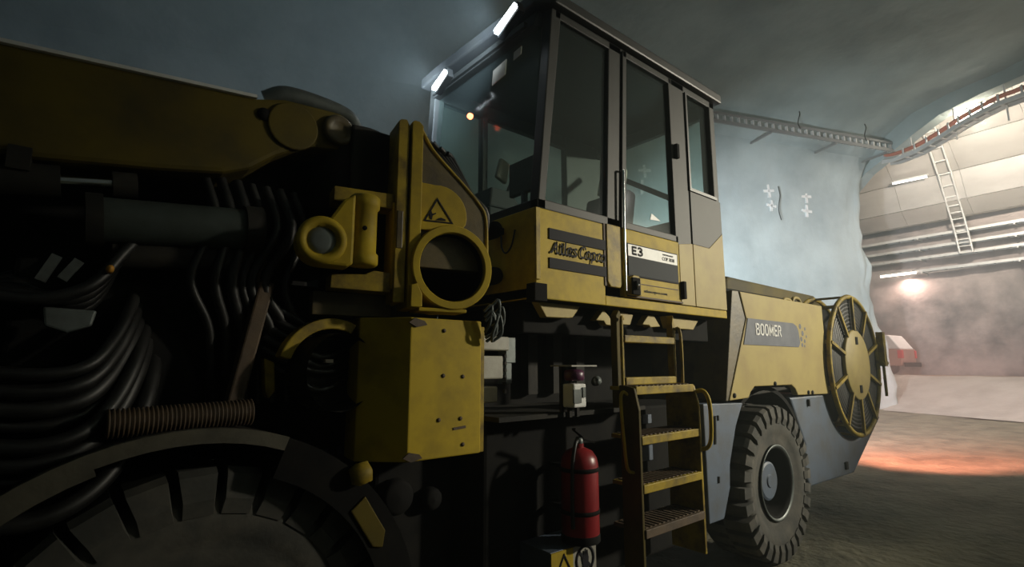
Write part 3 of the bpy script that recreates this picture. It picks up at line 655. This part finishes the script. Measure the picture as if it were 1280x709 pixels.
b = MB(); b.bar((-.115, 2.33, 1.99), (-.08, 2.33, 2.08), .02, .03); b.bar((-.06, 2.33, 2.0), (-.02, 2.33, 2.07), .02, .03); b.build('lever', M['grey'], RIG)
b = MB(); b.lathe((.065, 2.3, 2.04), (0, -1, .2), [(.001, 0), (.012, 0), (.012, .03), (.001, .035)], 10); o = b.build('marker_reflector', M['orange'], RIG)
b = MB(); b.bar((.50, 2.38, 1.5), (.60, 2.38, 2.06), .06, .075, (0, 1, 0)); b.bar((.6, 2.38, 2.0), (.54, 2.42, 2.3), .06, .06, (0, 1, 0)); b.build('support_arm', M['brown'], RIG, .008)
b = MB(); prof = []
for k in range(34): prof += [(.038, k*.0135), (.05, k*.0135+.004), (.05, k*.0135+.009)]
b.lathe((.1, 2.25, 1.515), (1, .05, .03), prof+[(.001, .46)], 14); b.build('spiral_guard', M['brown'], RIG)
b = MB(); b.box(-.2, .7, 2.5, 2.75, 1.42, 2.1); b.box(.62, 1.1, 2.62, 2.8, 1.3, 2.1); b.box(-2.4, .95, 2.9, 3.1, 1.3, 2.62); b.build('boom_support', M['black'], RIG, .02)
b = MB(); b.xz([(-2.4, 2.45), (.6, 2.75), (1.1, 2.75), (1.1, 2.4), (.3, 2.35), (-2.4, 2.05)], 3.3, 3.7); b.build('second_boom', M['yellow_grimy_dim'], RIG, .02)
b = MB(); b.xz(arc(.87, 1.69, .225, 62, 166, 18)+arc(.87, 1.69, .178, 166, 62, 18), 2.28, 2.36); b.xz([(.61, 1.74), (.655, 1.72), (.665, 1.6), (.64, 1.57), (.625, 1.6)], 2.36, 2.42); b.build('hose_guide', M['yellow_worn'], RIG, .006)
b = MB(); b.box(.86, .895, 2.33, 2.36, 1.72, 1.735); b.build('tag_plate', M['cream'], RIG)
b = MB(); b.lathe((.86, 2.42, 1.68), (.2, -1, 0), [(.001, .02), (.13, .02), (.16, 0), (.17, .04), (.17, .2)], 24); b.build('swivel_drum', M['dark'], RIG)
b = MB(); b.box(1.2, 1.66, 2.5, 2.8, .55, 1.25); b.lathe((1.3, 2.48, 1.06), (0, -1, 0), [(.09, 0), (.085, .05), (.001, .06)], 18); b.lathe((1.5, 2.48, 1.02), (0, -1, 0), [(.06, 0), (.055, .05), (.001, .06)], 18); b.build('articulation_joint', M['black'], RIG, .02)
# electrical boxes behind the valve box
b = MB(); b.box(1.72, 1.93, 2.34, 2.6, 1.79, 1.87); b.box(1.72, 1.9, 2.36, 2.6, 1.63, 1.76); b.box(1.74, 1.86, 2.36, 2.6, 1.5, 1.59); eb = b.build('junction_box', M['greywhite'], RIG, .008)
b = MB(); b.box(1.935, 2.01, 2.38, 2.46, 1.72, 1.87); b.box(1.935, 1.98, 2.38, 2.46, 1.6, 1.72); b.build('box_bracket', M['grey'], eb, .004)
b = MB()
for k in range(8): b.box(1.91, 1.925, 2.36, 2.38, 1.55+.04*k, 1.57+.04*k)
b.build('terminal_strip', M['dark'], eb, kind='stuff')

# --- cab
b = MB()
b.box(2.0, 4.18, 2.2, 3.6, 2.09, 2.16)                                   # floor frame
b.xz([(2.03, 2.64), (2.09, 2.64), (2.26, 4.02), (2.17, 4.02)], 2.2, 2.28)  # front post
b.xz([(2.03, 2.64), (2.09, 2.64), (2.2, 4.02), (2.1, 4.02)], 3.52, 3.6)
b.xz([(2.66, 2.64), (2.80, 2.64), (2.88, 4.02), (2.74, 4.02)], 2.2, 2.27)
b.box(3.50, 3.70, 2.2, 2.27, 2.16, 4.02)
b.box(4.10, 4.18, 2.2, 2.3, 2.16, 4.02); b.box(3.65, 4.18, 3.52, 3.6, 2.16, 4.02); b.box(3.70, 4.12, 2.2, 2.26, 2.72, 3.12)
b.box(2.2, 4.18, 2.2, 2.27, 3.96, 4.03); b.box(2.1, 4.18, 3.53, 3.6, 3.9, 4.03)
b.box(2.03, 3.52, 2.2, 2.27, 2.635, 2.70); b.box(2.03, 4.1, 3.53, 3.6, 2.16, 2.78)
b.box(2.03, 2.1, 2.2, 3.6, 2.635, 2.70); b.xz([(2.08, 3.9), (2.15, 3.9), (2.2, 4.02), (2.12, 4.02)], 2.28, 3.53)
b.box(4.12, 4.18, 2.3, 3.53, 2.16, 3.02); b.box(4.12, 4.18, 2.3, 3.53, 3.9, 4.03); b.box(2.6, 2.66, 3.53, 3.6, 2.7, 3.95)
cab = b.build('cab', M['cabgrey'], RIG, .008)
b = MB(); b.bar((4.08, 3.3, 3.65), (4.08, 2.5, 3.15), .03, .05); b.build('guard_bar', M['roof'], cab)
b = MB(); b.prism([(2.05, 2.26, 4.02), (2.16, 2.15, 4.02), (4.24, 2.15, 4.02), (4.24, 3.65, 4.02), (2.03, 3.65, 4.02), (2.02, 3.4, 4.02)], (0, 0, .085)); b.build('roof', M['roof'], cab, .015)
b = MB(); b.box(2.005, 2.62, 2.192, 2.26, 2.09, 2.635); b.box(2.0, 2.04, 2.2, 3.6, 2.09, 2.635); b.box(2.62, 4.18, 2.194, 2.26, 2.09, 2.155); b.build('lower_panel', M['yellow'], cab, .006)
b = MB(); b.box(2.0, 2.035, 2.182, 2.2, 2.2, 2.632); b.build('corner_strip', M['yellow_worn'], cab, .003)
b = MB(); b.box(1.99, 2.09, 2.185, 2.26, 2.075, 2.18); b.build('corner_foot', M['black'], cab, .004)
b = MB(); b.xz([(2.63, 2.25), (2.66, 2.215), (2.76, 2.215), (2.785, 2.25), (2.785, 2.64), (2.63, 2.64)], 2.178, 2.2); b.build('post_cover', M['yellow_worn'], cab, .006)
b = MB(); b.box(2.61, 2.628, 2.186, 2.2, 2.22, 2.64); b.build('panel_gap', M['brown'], cab)
b = MB(); b.xz([(3.705, 2.16), (4.18, 2.16), (4.18, 2.82), (3.95, 2.66), (3.705, 2.66)], 2.190, 2.25); b.xz([(3.5, 2.16), (3.695, 2.16), (3.695, 2.66), (3.5, 2.63)], 2.190, 2.25); b.build('rear_panel', M['yellow2'], cab, .003)
b = MB(); b.xz([(3.705, 2.66), (3.95, 2.66), (4.18, 2.82), (4.18, 3.1), (3.705, 3.1)], 2.192, 2.25); b.build('rear_upper_panel', M['cabgrey'], cab, .003)
# door: frame, yellow lower panel, sign strip, handle, latch, hinge
b = MB(); b.box(2.81, 3.49, 2.185, 2.24, 2.64, 2.69); b.xz([(2.80, 2.64), (2.85, 2.64), (2.925, 4.0), (2.88, 4.0)], 2.185, 2.24); b.box(3.455, 3.495, 2.185, 2.24, 2.64, 4.0); b.box(2.88, 3.49, 2.185, 2.24, 3.95, 4.0); door = b.build('door', M['cabgrey'], cab, .005)
b = MB(); b.box(2.81, 3.485, 2.183, 2.23, 2.165, 2.64); b.build('door_panel', M['yellow'], cab, .006)
b = MB(); b.box(2.83, 3.5, 2.176, 2.19, 2.165, 2.178); b.build('door_sill_strip', M['brown'], cab, .002)
b = MB(); b.box(2.86, 3.45, 2.180, 2.184, 2.262, 2.268); b.build('door_crease', M['brown'], cab)
b = MB(); b.box(2.845, 3.45, 2.177, 2.184, 2.31, 2.54); b.build('sign_backing', M['decalblack'], cab)
b = MB(); b.box(2.848, 3.44, 2.174, 2.178, 2.45, 2.532); b.build('sign_white', M['white'], cab)
b = MB(); b.box(2.848, 3.44, 2.174, 2.178, 2.318, 2.45); b.build('sign_grey', M['decalgrey'], cab)
letters('E3', cab, M['decalblack'], 2.885, 2.464, 2.173, .125, .056, .27)
text('COP 3038', cab, M['decalblack'], 3.245, 2.467, 2.173, .155, .026)
text('HYDRAULIC', cab, M['decalblack'], 3.255, 2.505, 2.1725, .135, .011)
text('atlascopco.com', cab, M['decalgrey'], 3.02, 2.205, 2.181, .28, .026)
b = MB(); b.xz([(2.835, 2.175), (2.95, 2.175), (2.95, 2.28), (2.925, 2.312), (2.87, 2.312), (2.835, 2.29)], 2.150, 2.18); o = b.build('latch_guard', M['yellow_worn'], cab, .004)
b = MB(); b.box(2.84, 2.925, 2.138, 2.152, 2.178, 2.295); b.box(2.86, 2.885, 2.12, 2.14, 2.21, 2.27); b.build('door_latch', M['black'], cab, .004)
b = MB(); b.lathe((2.872, 2.12, 2.24), (0, -1, 0), [(.012, 0), (.01, .006), (.001, .007)], 10); b.build('lock', M['chrome'], cab)
b = MB(); b.box(3.488, 3.525, 2.155, 2.19, 2.2, 2.335); b.box(3.488, 3.525, 2.155, 2.19, 3.32, 3.44); b.build('hinge', M['black'], cab, .006)
b = MB(); b.tube([(2.797, 2.165, 2.2), (2.80, 2.165, 2.6), (2.815, 2.165, 3.05)], .0085, 8); b.tube([(2.815, 2.19, 3.05), (2.815, 2.165, 3.05)], .008, 6); b.build('grab_bar', M['chrome'], cab)
# print on the front panel
for z0, z1 in ((2.455, 2.522), (2.278, 2.342)):
    b = MB(); b.box(2.11, 2.63, 2.1845, 2.19, z0, z1); b.build('stripe', M['decalblack'], cab)
letters('Atlas Copco', cab, M['decalblack'], 2.125, 2.372, 2.184, .495, .072, .165, .12)
# glass
def pane(pts, name='window_pane'):
    b = MB(); d = (Vector(pts[1])-Vector(pts[0])).cross(Vector(pts[2])-Vector(pts[0])).normalized()*.008; b.prism(pts, d); return b.build(name, M['glass'], cab)
pane([(2.09, 2.23, 2.70), (2.66, 2.23, 2.70), (2.74, 2.23, 3.96), (2.25, 2.23, 3.96)])
pane([(2.85, 2.22, 2.69), (3.455, 2.22, 2.69), (3.455, 2.22, 3.95), (2.925, 2.22, 3.95)], 'door_pane')
pane([(3.70, 2.24, 3.12), (4.10, 2.24, 3.12), (4.10, 2.24, 3.96), (3.70, 2.24, 3.96)])
pane([(2.06, 2.28, 2.70), (2.06, 3.52, 2.70), (2.14, 3.52, 3.9), (2.14, 2.28, 3.9)], 'windshield')
pane([(2.1, 3.56, 2.78), (2.6, 3.56, 2.78), (2.6, 3.56, 3.9), (2.18, 3.56, 3.9)]); pane([(2.66, 3.56, 2.78), (3.65, 3.56, 2.78), (3.65, 3.56, 3.9), (2.66, 3.56, 3.9)])
pane([(4.15, 2.3, 3.02), (4.15, 3.53, 3.02), (4.15, 3.53, 3.9), (4.15, 2.3, 3.9)])
b = MB(); b.xz([(3.70, 3.13), (3.70, 3.105), (4.12, 3.105), (4.12, 3.13)], 2.186, 2.21); b.xz([(3.70, 3.13), (3.722, 3.13), (3.722, 3.96), (3.70, 3.96)], 2.186, 2.21); b.build('window_seal', M['roof'], cab)
# papers on the glass
b = MB(); b.prism([(2.108, 2.60, 3.70), (2.108, 2.75, 3.68), (2.118, 2.75, 3.80), (2.118, 2.60, 3.82)], (-.006, 0, 0)); o = b.build('sticker', M['cream'], cab); o['label'] = 'pale sticker inside the windshield'
b = MB(); b.prism([(2.115, 2.44, 3.78), (2.115, 2.52, 3.77), (2.12, 2.52, 3.83), (2.12, 2.44, 3.84)], (-.006, 0, 0)); b.build('sticker', M['cream'], cab)
b = MB(); b.prism([(3.17, 2.21, 2.77), (3.30, 2.21, 2.78), (3.19, 2.21, 2.82)], (0, .005, 0)); b.build('sticker', M['white'], cab)
b = MB(); b.bar((2.085, 2.35, 3.93), (2.085, 3.5, 3.93), .05, .035); b.build('visor_strip', M['cabgrey'], cab)
# lamps of the cab
for i, (y0, z0, y1, z1) in enumerate(((2.27, 3.955, 2.49, 3.885), (3.08, 3.875, 3.27, 3.82))):
    b = MB(); b.bar((1.925, y0, z0), (1.935, y1, z1), .03, .03); lb = b.build('light_bar', M['led'], cab)
    b = MB(); b.bar((1.955, y0-.01, z0), (1.975, y1+.01, z1), .05, .075); b.build('lamp_housing', M['black'], cab, .005)
b = MB(); b.lathe((2.0, 2.86, 3.455), (-1, -.3, 0), [(.022, 0), (.02, .02), (.001, .028)], 12); b.build('marker_lamp', M['redled'], cab)
for z, y, w_ in ((2.54, 2.5, .11), (2.25, 2.52, .19)):
    b = MB(); b.lathe((1.93, y-w_*.3, z), (0, 1, 0), [(.001, 0), (.05, 0), (.055, .02), (.055, w_), (.04, w_+.03), (.001, w_+.03)], 18); b.box(1.93, 2.0, y-.02, y+.04, z-.02, z+.02); b.build('work_lamp', M['black'], cab)
b = MB(); b.tube(curve([(1.96, 2.46, 2.5), (1.95, 2.44, 2.42), (1.95, 2.4, 2.38), (1.96, 2.36, 2.42), (1.98, 2.35, 2.52)], 5), .006, 6); b.build('cable', M['hose'], cab)
# seat and controls inside
b = MB(); b.box(3.05, 3.55, 2.75, 3.2, 2.16, 2.5); b.box(3.0, 3.55, 2.7, 3.25, 2.5, 2.64); b.prism([(3.45, 2.72, 2.62), (3.6, 2.72, 2.62), (3.72, 2.72, 3.22), (3.6, 2.72, 3.25)], (0, .5, 0)); st_ = b.build('seat', M['seat'], RIG, .03)
b = MB(); b.prism([(3.62, 2.82, 3.27), (3.70, 2.82, 3.27), (3.75, 2.82, 3.48), (3.68, 2.82, 3.5)], (0, .3, 0)); b.build('headrest', M['cream'], st_, .03)
b = MB(); b.box(2.95, 3.4, 2.6, 2.68, 2.7, 2.78); b.box(2.95, 3.4, 3.27, 3.35, 2.7, 2.78); b.build('armrest', M['seat'], st_, .015)
b = MB(); b.box(2.2, 2.5, 2.9, 3.5, 2.16, 2.85); b.prism([(2.2, 2.9, 2.85), (2.55, 2.9, 2.85), (2.4, 2.9, 3.0), (2.22, 2.9, 3.0)], (0, .6, 0)); b.bar((2.4, 3.0, 2.9), (2.48, 2.98, 3.12), .03, .03); cn = b.build('console', M['seat'], RIG, .02)
b = MB(); b.box(2.3, 2.34, 2.5, 2.8, 2.9, 3.15); b.bar((2.32, 2.65, 2.65), (2.32, 2.65, 2.95), .04, .04, (1, 0, 0)); b.build('monitor', M['seat'], cn, .01)
b = MB(); b.prism([(2.7, 3.45, 3.35), (2.82, 3.45, 3.3), (2.86, 3.45, 3.5), (2.75, 3.45, 3.54)], (0, .05, 0)); b.build('hanging_helmet', M['cream'], cn, .02)

# --- steps to the cab
b = MB(); b.xz([(2.63, 1.42), (2.71, 1.42), (2.70, 2.0), (2.66, 2.06), (2.63, 2.02)], 2.12, 2.17); ul = b.build('upper_ladder', M['yellow_grimy_dim'], RIG, .004)
b = MB(); b.xz([(3.255, 1.42), (3.275, 1.42), (3.285, 1.98), (3.265, 2.06), (3.25, 2.0)], 2.12, 2.17); b.build('stile', M['yellow_worn'], ul, .003)
for z in (1.875, 1.605):
    b = MB(); b.box(2.70, 3.26, 2.11, 2.19, z-.024, z+.024); b.build('rung', M['yellow_worn'], ul, .006)
b = MB(); b.tube(curve([(2.66, 2.10, 1.5), (2.64, 2.09, 1.52), (2.64, 2.09, 1.97), (2.67, 2.10, 2.0)], 4), .011, 7); b.tube(curve([(3.27, 2.12, 1.5), (3.295, 2.09, 1.53), (3.30, 2.09, 1.93), (3.27, 2.12, 1.96)], 4), .011, 7); b.build('handrail', M['yellow_worn'], ul)
b = MB(); b.prism([(2.6, 1.95, .5), (2.6, 1.95, 1.44), (2.6, 1.98, 1.57), (2.6, 2.05, 1.585), (2.6, 2.09, 1.585), (2.6, 2.09, .5)], (.022, 0, 0)); sl = b.build('step_ladder', M['yellow_grimy_dim'], RIG, .004)
b = MB(); b.prism([(3.25, 1.95, .5), (3.25, 1.95, 1.44), (3.25, 1.98, 1.57), (3.25, 2.05, 1.585), (3.25, 2.2, 1.585), (3.25, 2.2, .5)], (.022, 0, 0)); b.build('stile', M['yellow_worn'], sl, .004)
for k, (z, dy) in enumerate(((1.565, .03), (1.275, 0), (1.0, 0), (.755, -.005))):
    b = MB(); b.box(2.62, 3.25, 1.955+dy, 2.18, z-.012, z+.012); b.box(2.62, 3.25, 1.945+dy, 1.965+dy, z-.035, z+.014); s_ = b.build('step', M['yellow_worn'] if k < 3 else M['brown'], sl, .004)
    b = MB()
    for j in range(14): b.box(2.65+.043*j, 2.67+.043*j, 1.97+dy, 2.16, z+.012, z+.018)
    b.build('grip_studs', M['brown'], sl, kind='stuff')
b = MB(); b.tube(curve([(2.605, 2.03, 1.53), (2.57, 2.04, 1.545), (2.55, 2.04, 1.48), (2.55, 2.02, 1.2), (2.56, 2.01, 1.10), (2.605, 2.0, 1.08)], 4), .010, 8); b.build('handrail', M['yellow'], sl)
b = MB(); b.tube(curve([(3.275, 1.98, 1.53), (3.30, 1.93, 1.53), (3.31, 1.90, 1.45), (3.31, 1.90, 1.25), (3.30, 1.92, 1.17), (3.275, 1.96, 1.15)], 4), .014, 8); b.build('handrail', M['yellow'], sl)
b = MB(); b.box(3.1, 3.2, 2.29, 2.31, 1.3, 1.36); b.box(3.02, 3.2, 2.29, 2.31, 1.05, 1.15); b.build('pilot_plate', M['bluegrey'], tank)
# cab support brackets
for pts in ([(2.10, 2.085), (2.47, 2.08), (2.40, 2.005), (2.36, 2.0), (2.17, 1.995)], [(2.62, 2.0), (2.70, 2.075), (2.76, 2.03), (2.80, 1.97), (2.72, 1.975), (2.70, 2.0)], [(2.86, 2.075), (3.02, 2.06), (2.98, 1.985), (2.88, 1.985)],
            [(3.12, 1.995), (3.2, 2.07), (3.27, 2.065), (3.34, 1.99), (3.22, 1.98), (3.20, 1.995)], [(3.42, 2.075), (3.87, 2.06), (3.79, 1.985), (3.46, 1.985)]):
    b = MB(); b.xz(pts, 2.28, 2.34); b.build('support_bracket', M['yellow2'], RIG, .004)
b = MB(); b.box(2.05, 4.15, 2.36, 2.5, 1.9, 2.09); b.build('support_beam', M['black'], RIG, .01)

# --- beacon and sign on the ledge
b = MB(); b.box(2.135, 2.235, 2.03, 2.12, 1.475, 1.605); dv = b.build('emergency_box', M['white'], RIG, .008)
b = MB(); b.box(2.2, 2.222, 2.022, 2.035, 1.53, 1.585); b.box(2.13, 2.19, 2.024, 2.034, 1.50, 1.575); b.build('window', M['grey'], dv)
b = MB(); b.lathe((2.19, 2.08, 1.62), (0, 0, 1), [(.001, 0), (.05, 0), (.058, .015), (.058, .045), (.045, .062), (.001, .066)], 18); b.build('push_button', M['purple'], dv)
b = MB(); b.box(2.12, 2.33, 2.03, 2.2, 1.70, 1.708); b.build('rain_cover', M['greywhite'], dv)
b = MB(); b.box(2.15, 2.17, 2.08, 2.1, 1.42, 1.48); b.box(2.21, 2.23, 2.08, 2.1, 1.42, 1.48); b.bar((2.14, 2.13, 1.42), (2.14, 2.13, 1.7), .02, .02, (1, 0, 0)); b.build('stand', M['dark'], dv)
b = MB(); b.lathe((2.47, 2.18, 1.6), (-.3, -1, .4), [(.001, 0), (.02, 0), (.03, .03), (.028, .05), (.001, .06)], 12); b.build('plug_socket', M['grey'], RIG)
b = MB(); b.prism([(1.97, 2.06, .60), (2.31, 2.06, .60), (2.31, 2.06, .755), (1.97, 2.06, .755)], (0, .24, 0)); sgn = b.build('sign_bracket', M['bluegrey'], RIG, .004)
b = MB(); b.box(1.97, 2.13, 2.052, 2.06, .60, .752); b.build('sign_yellow', M['yellow'], sgn)
b = MB(); b.box(2.13, 2.31, 2.052, 2.06, .60, .752); b.build('sign_white', M['greywhite'], sgn)
b = MB(); tri = [(2.06, .738), (2.0, .635), (2.12, .635)]; c_ = (2.06, .67); inn = [(c_[0]+(x-c_[0])*.82, c_[1]+(z-c_[1])*.82) for x, z in tri]
for i in range(3):
    j = (i+1) % 3; b.xz([tri[i], tri[j], inn[j], inn[i]], 2.047, 2.053)
b.lathe((2.22, 2.053, .675), (0, -1, 0), [(.074, 0), (.074, .005), (.060, .005), (.060, 0)], 32)
b.bar((2.17, 2.05, .725), (2.27, 2.05, .625), .004, .014, (0, 0, 1))
b.xz([(2.205, .62), (2.24, .62), (2.245, .68), (2.237, .72), (2.23, .69), (2.224, .728), (2.217, .69), (2.208, .72), (2.205, .68), (2.192, .69), (2.2, .655)], 2.047, 2.053)
b.build('prohibition_symbol', M['decalblack'], sgn, split=False)

# --- engine hood
b = MB()
side = [(4.54, 2.36), (4.63, 2.12), (4.24, 1.41), (4.57, 1.42), (4.62, 1.47), (4.70, 1.515), (5.47, 1.51), (5.55, 1.47), (5.60, 1.405), (6.42, 1.39), (6.42, 2.36)]
# front of the hood slopes back towards its far side
b.xz(side, 2.25, 2.31); hd = b.build('engine_hood', M['yellow2'], RIG, .008)
b = MB(); b.prism([(4.53, 2.3, 2.34), (4.62, 2.3, 2.12), (4.24, 2.3, 1.42), (4.5, 2.3, 1.42), (6.42, 2.3, 1.5), (6.42, 2.3, 2.34)], (0, 2.0, 0)); b.build('hood_body', M['dark'], hd, .01)
b = MB(); b.xz([(4.53, 2.365), (4.63, 2.12), (4.235, 1.405), (4.2, 1.41), (4.36, 2.1), (4.42, 2.36)], 2.26, 4.2); b.build('hood_front', M['grease'], hd, .006)
b = MB(); b.prism([(4.95, 2.6, 2.34), (4.98, 2.6, 2.57), (5.05, 2.6, 2.60), (7.2, 2.6, 2.58), (7.38, 2.6, 2.50), (7.42, 2.6, 2.34)], (0, 1.3, 0)); b.build('hood_ridge', M['yellow_grimy_dim'], hd, .03)
b = MB(); b.box(4.6, 6.4, 2.5, 2.62, 2.36, 2.44); b.build('hood_gap', M['black'], hd)
b = MB(); b.tube(curve([(6.25, 2.5, 2.36), (6.3, 2.5, 2.46), (6.45, 2.5, 2.46), (6.5, 2.5, 2.36)], 4), .02, 7); b.tube(curve([(6.0, 2.5, 2.36), (6.05, 2.5, 2.43), (6.2, 2.5, 2.43), (6.25, 2.5, 2.36)], 4), .02, 7); b.build('lifting_eye', M['yellow2'], hd)
b = MB(); b.xz([(4.645, 2.125), (5.6, 2.125), (5.68, 2.10), (5.72, 2.05), (5.74, 1.93), (5.70, 1.885), (4.54, 1.885)], 2.244, 2.251); b.build('decal', M['decalblue'], hd)
for x, z, r in ((5.78, 2.1, .03), (5.83, 2.03, .03), (5.79, 1.97, .028), (5.87, 1.95, .022), (5.80, 1.91, .024), (5.90, 2.08, .02), (5.92, 2.0, .016), (5.86, 1.9, .016)):
    b = MB(); b.lathe((x, 2.251, z), (0, -1, 0), [(r, 0), (r, .002), (.001, .002)], 6, smooth=False); b.build('decal_dot', M['decalblue'], hd)
letters('BOOMER', hd, M['white'], 4.77, 1.978, 2.241, .54, .108, .165, 0, False)
for x, z in ((4.32, 1.45), (5.1, 1.53), (5.85, 1.425), (5.95, 1.42)):
    b = MB(); b.lathe((x, 2.25, z), (0, -1, 0), [(.022, 0), (.02, .01), (.001, .012)], 8); b.build('bolt', M['dark'], hd)
# rear frame plates around the wheel
b = MB(); b.xz([(3.86, .5), (4.08, .5), (4.2, .72), (4.22, .9), (4.36, 1.2), (4.5, 1.38), (3.86, 1.4)], 2.27, 2.4); rf = b.build('rear_frame', M['bluegrey'], RIG, .008)
b = MB(); b.bar((4.0, 2.265, 1.08), (4.02, 2.265, 1.3), .006, .022, (1, 0, 0)); b.box(4.06, 4.075, 2.262, 2.27, 1.26, 1.3); b.bar((4.02, 2.265, .78), (4.025, 2.265, .83), .006, .02, (1, 0, 0)); b.build('slot', M['black'], rf)
b = MB(); b.xz([(4.3, 1.0)]+arc(4.97, .67, .84, 150, 20, 20)+[(5.75, .6), (5.2, .5), (4.5, .5)], 2.66, 2.72); b.xz(arc(4.97, .67, .80, 160, 20, 20)+arc(4.97, .67, .84, 20, 160, 20), 2.3, 2.7); b.build('wheel_arch', M['black'], rf)
rc, rz = 7.2, 1.705
cut = arc(rc, rz, .88, 201, 318, 20)
b = MB(); b.xz([(5.5, 1.385), (6.30, 1.385)]+cut+[(8.18, 1.03), (7.06, .47), (5.82, .49), (5.72, .62), (5.78, .9)], 2.29, 3.0); cw = b.build('counterweight', M['bluegrey'], RIG, .02)
b = MB(); b.prism([(7.86, 2.3, 1.13), (8.2, 2.3, 1.04), (8.35, 2.6, 1.06), (7.95, 2.6, 1.3)], (0, 1.8, 0)); b.prism([(7.06, 3.0, .47), (8.18, 3.0, 1.03), (7.6, 3.0, 1.3), (6.3, 3.0, 1.3), (6.0, 3.0, .5)], (0, 1.1, 0)); b.build('tail_plate', M['dark'], cw, .01)
b = MB(); b.box(6.78, 6.84, 2.27, 2.292, .54, .62); b.box(5.9, 5.93, 2.27, 2.292, 1.28, 1.35); b.build('tow_slot', M['black'], cw)
b = MB(); b.box(6.4, 7.4, 3.0, 4.1, 1.3, 2.35); b.build('rear_engine_cover', M['dark'], RIG, .03)

# --- cable reel
b = MB(); b.lathe((rc, 2.2, rz), (0, 1, 0), [(.36, .03), (.36, .02), (.80, .02), (.80, .035), (.36, .045)], 48); b.lathe((rc, 2.2, rz), (0, 1, 0), [(.36, .04), (.36, .4), (.80, .4), (.82, .38), (.82, .40), (.80, .42), (.3, .42)], 48)
rl = b.build('cable_reel', M['dark'], RIG)
b = MB(); b.lathe((rc, 2.2, rz), (0, 1, 0), [(.785, .015), (.80, -.012), (.83, -.012), (.845, .01), (.83, .035), (.80, .035)], 64, closed=True); b.build('outer_hoop', M['yellow_worn'], rl)
b = MB(); b.lathe((rc, 2.2, rz), (0, 1, 0), [(.79, .405), (.80, .38), (.835, .38), (.845, .4), (.83, .42), (.80, .42)], 64, closed=True); b.build('rear_hoop', M['yellow_worn'], rl)
b = MB(); b.lathe((rc, 2.2, rz), (0, 1, 0), [(.001, -.02), (.40, -.02), (.415, -.01), (.415, .03), (.36, .04)], 48); b.build('hub_plate', M['yellow2'], rl)
b = MB(); b.box(rc-.035, rc+.035, 2.172, 2.18, rz+.24, rz+.33); b.box(rc-.035, rc+.035, 2.172, 2.18, rz-.33, rz-.24); b.build('hub_slot', M['black'], rl)
for k in range(9):
    b = MB(); prof = [(.40+.045*k, .06), (.42+.045*k, .05), (.44+.045*k, .06)]; 
    if .44+.045*k < .77: b.lathe((rc, 2.2, rz), (0, 1, 0), [(p[0], p[1]-.035) for p in prof], 48); b.build('cable_winding', M['hose'], rl)
for k in range(10):
    a = R(36*k+18); c_, s_ = math.cos(a), math.sin(a); b = MB()
    b.bar((rc+.40*c_, 2.192, rz+.40*s_), (rc+.815*c_, 2.192, rz+.815*s_), .034, .03, (0, 1, 0)); b.build('spoke', M['yellow_worn'], rl)
for k in range(10):
    a = R(36*k+18); c_, s_ = math.cos(a), math.sin(a); b = MB(); b.bar((rc+.82*c_, 2.2, rz+.82*s_), (rc+.82*c_, 2.6, rz+.82*s_), .04, .025, (c_, 0, s_)); b.build('crossbar', M['yellow2'], rl)
b = MB(); b.box(rc+.80, rc+.90, 2.12, 2.2, rz-.02, rz+.42); b.tube([(rc+.78, 2.16, rz+.02), (rc+.98, 2.16, rz+.02)], .03, 10); b.box(rc+.82, rc+.88, 2.115, 2.125, rz+.28, rz+.40); b.bar((rc+.86, 2.16, rz), (rc+.86, 2.16, rz-.4), .03, .03, (1, 0, 0)); b.build('guide_arm', M['yellow_worn'], rl, .006)
b = MB(); b.bar((8.2, 3.0, 1.2), (8.2, 3.0, 2.2), .05, .05, (1, 0, 0)); b.build('lamp_post', M['dark'], RIG)
b = MB(); b.box(8.16, 8.26, 2.9, 3.1, 2.2, 2.36); o = b.build('rear_lamp', M['redled'], RIG, .01)
b = MB(); b.lathe((6.3, 4.42, 2.86), (.3, .9, .1), [(.001, 0), (.09, 0), (.1, .03), (.06, -.0)], 16); b.build('work_lamp', M['black'], RIG)

# ------------------------------------------------------------------ fire extinguisher strapped to the tank
FX = thing('fire_extinguisher', 'red fire extinguisher strapped upright beside the step ladder', 'fire extinguisher', (2.22, 2.08, .765))
b = MB(); b.lathe((2.22, 2.08, .765), (0, 0, 1), [(.001, .0), (.095, .0), (.102, .01), (.104, .03), (.104, .40), (.097, .435), (.075, .468), (.04, .485), (.026, .49), (.026, .51), (.001, .51)], 36); b.build('cylinder', M['red'], FX)
b = MB(); b.lathe((2.22, 2.08, .765), (0, 0, 1), [(.107, .0), (.107, .035), (.104, .04)], 36); b.build('base_ring', M['black'], FX)
b = MB(); b.lathe((2.22, 2.08, 1.265), (0, 0, 1), [(.02, 0), (.024, .01), (.024, .03), (.014, .045), (.001, .045)], 14); b.build('valve', M['grey'], FX)
b = MB(); b.bar((2.24, 2.07, 1.31), (2.15, 2.05, 1.36), .022, .012); b.bar((2.24, 2.07, 1.295), (2.31, 2.05, 1.275), .022, .010); b.build('handle', M['black'], FX)
b = MB(); b.tube(curve([(2.2, 2.07, 1.29), (2.16, 2.05, 1.28), (2.125, 2.04, 1.18), (2.118, 2.04, 1.0), (2.12, 2.04, .85)], 6), .011, 8); b.build('discharge_hose', M['hose'], FX)
for z in (.91, 1.13):
    b = MB(); b.lathe((2.22, 2.08, z), (0, 0, 1), [(.105, 0), (.109, .002), (.109, .02), (.105, .022)], 36); b.box(2.19, 2.25, 2.18, 2.3, z, z+.02); b.box(2.315, 2.345, 2.05, 2.08, z-.005, z+.027); b.build('strap', M['black'], FX)
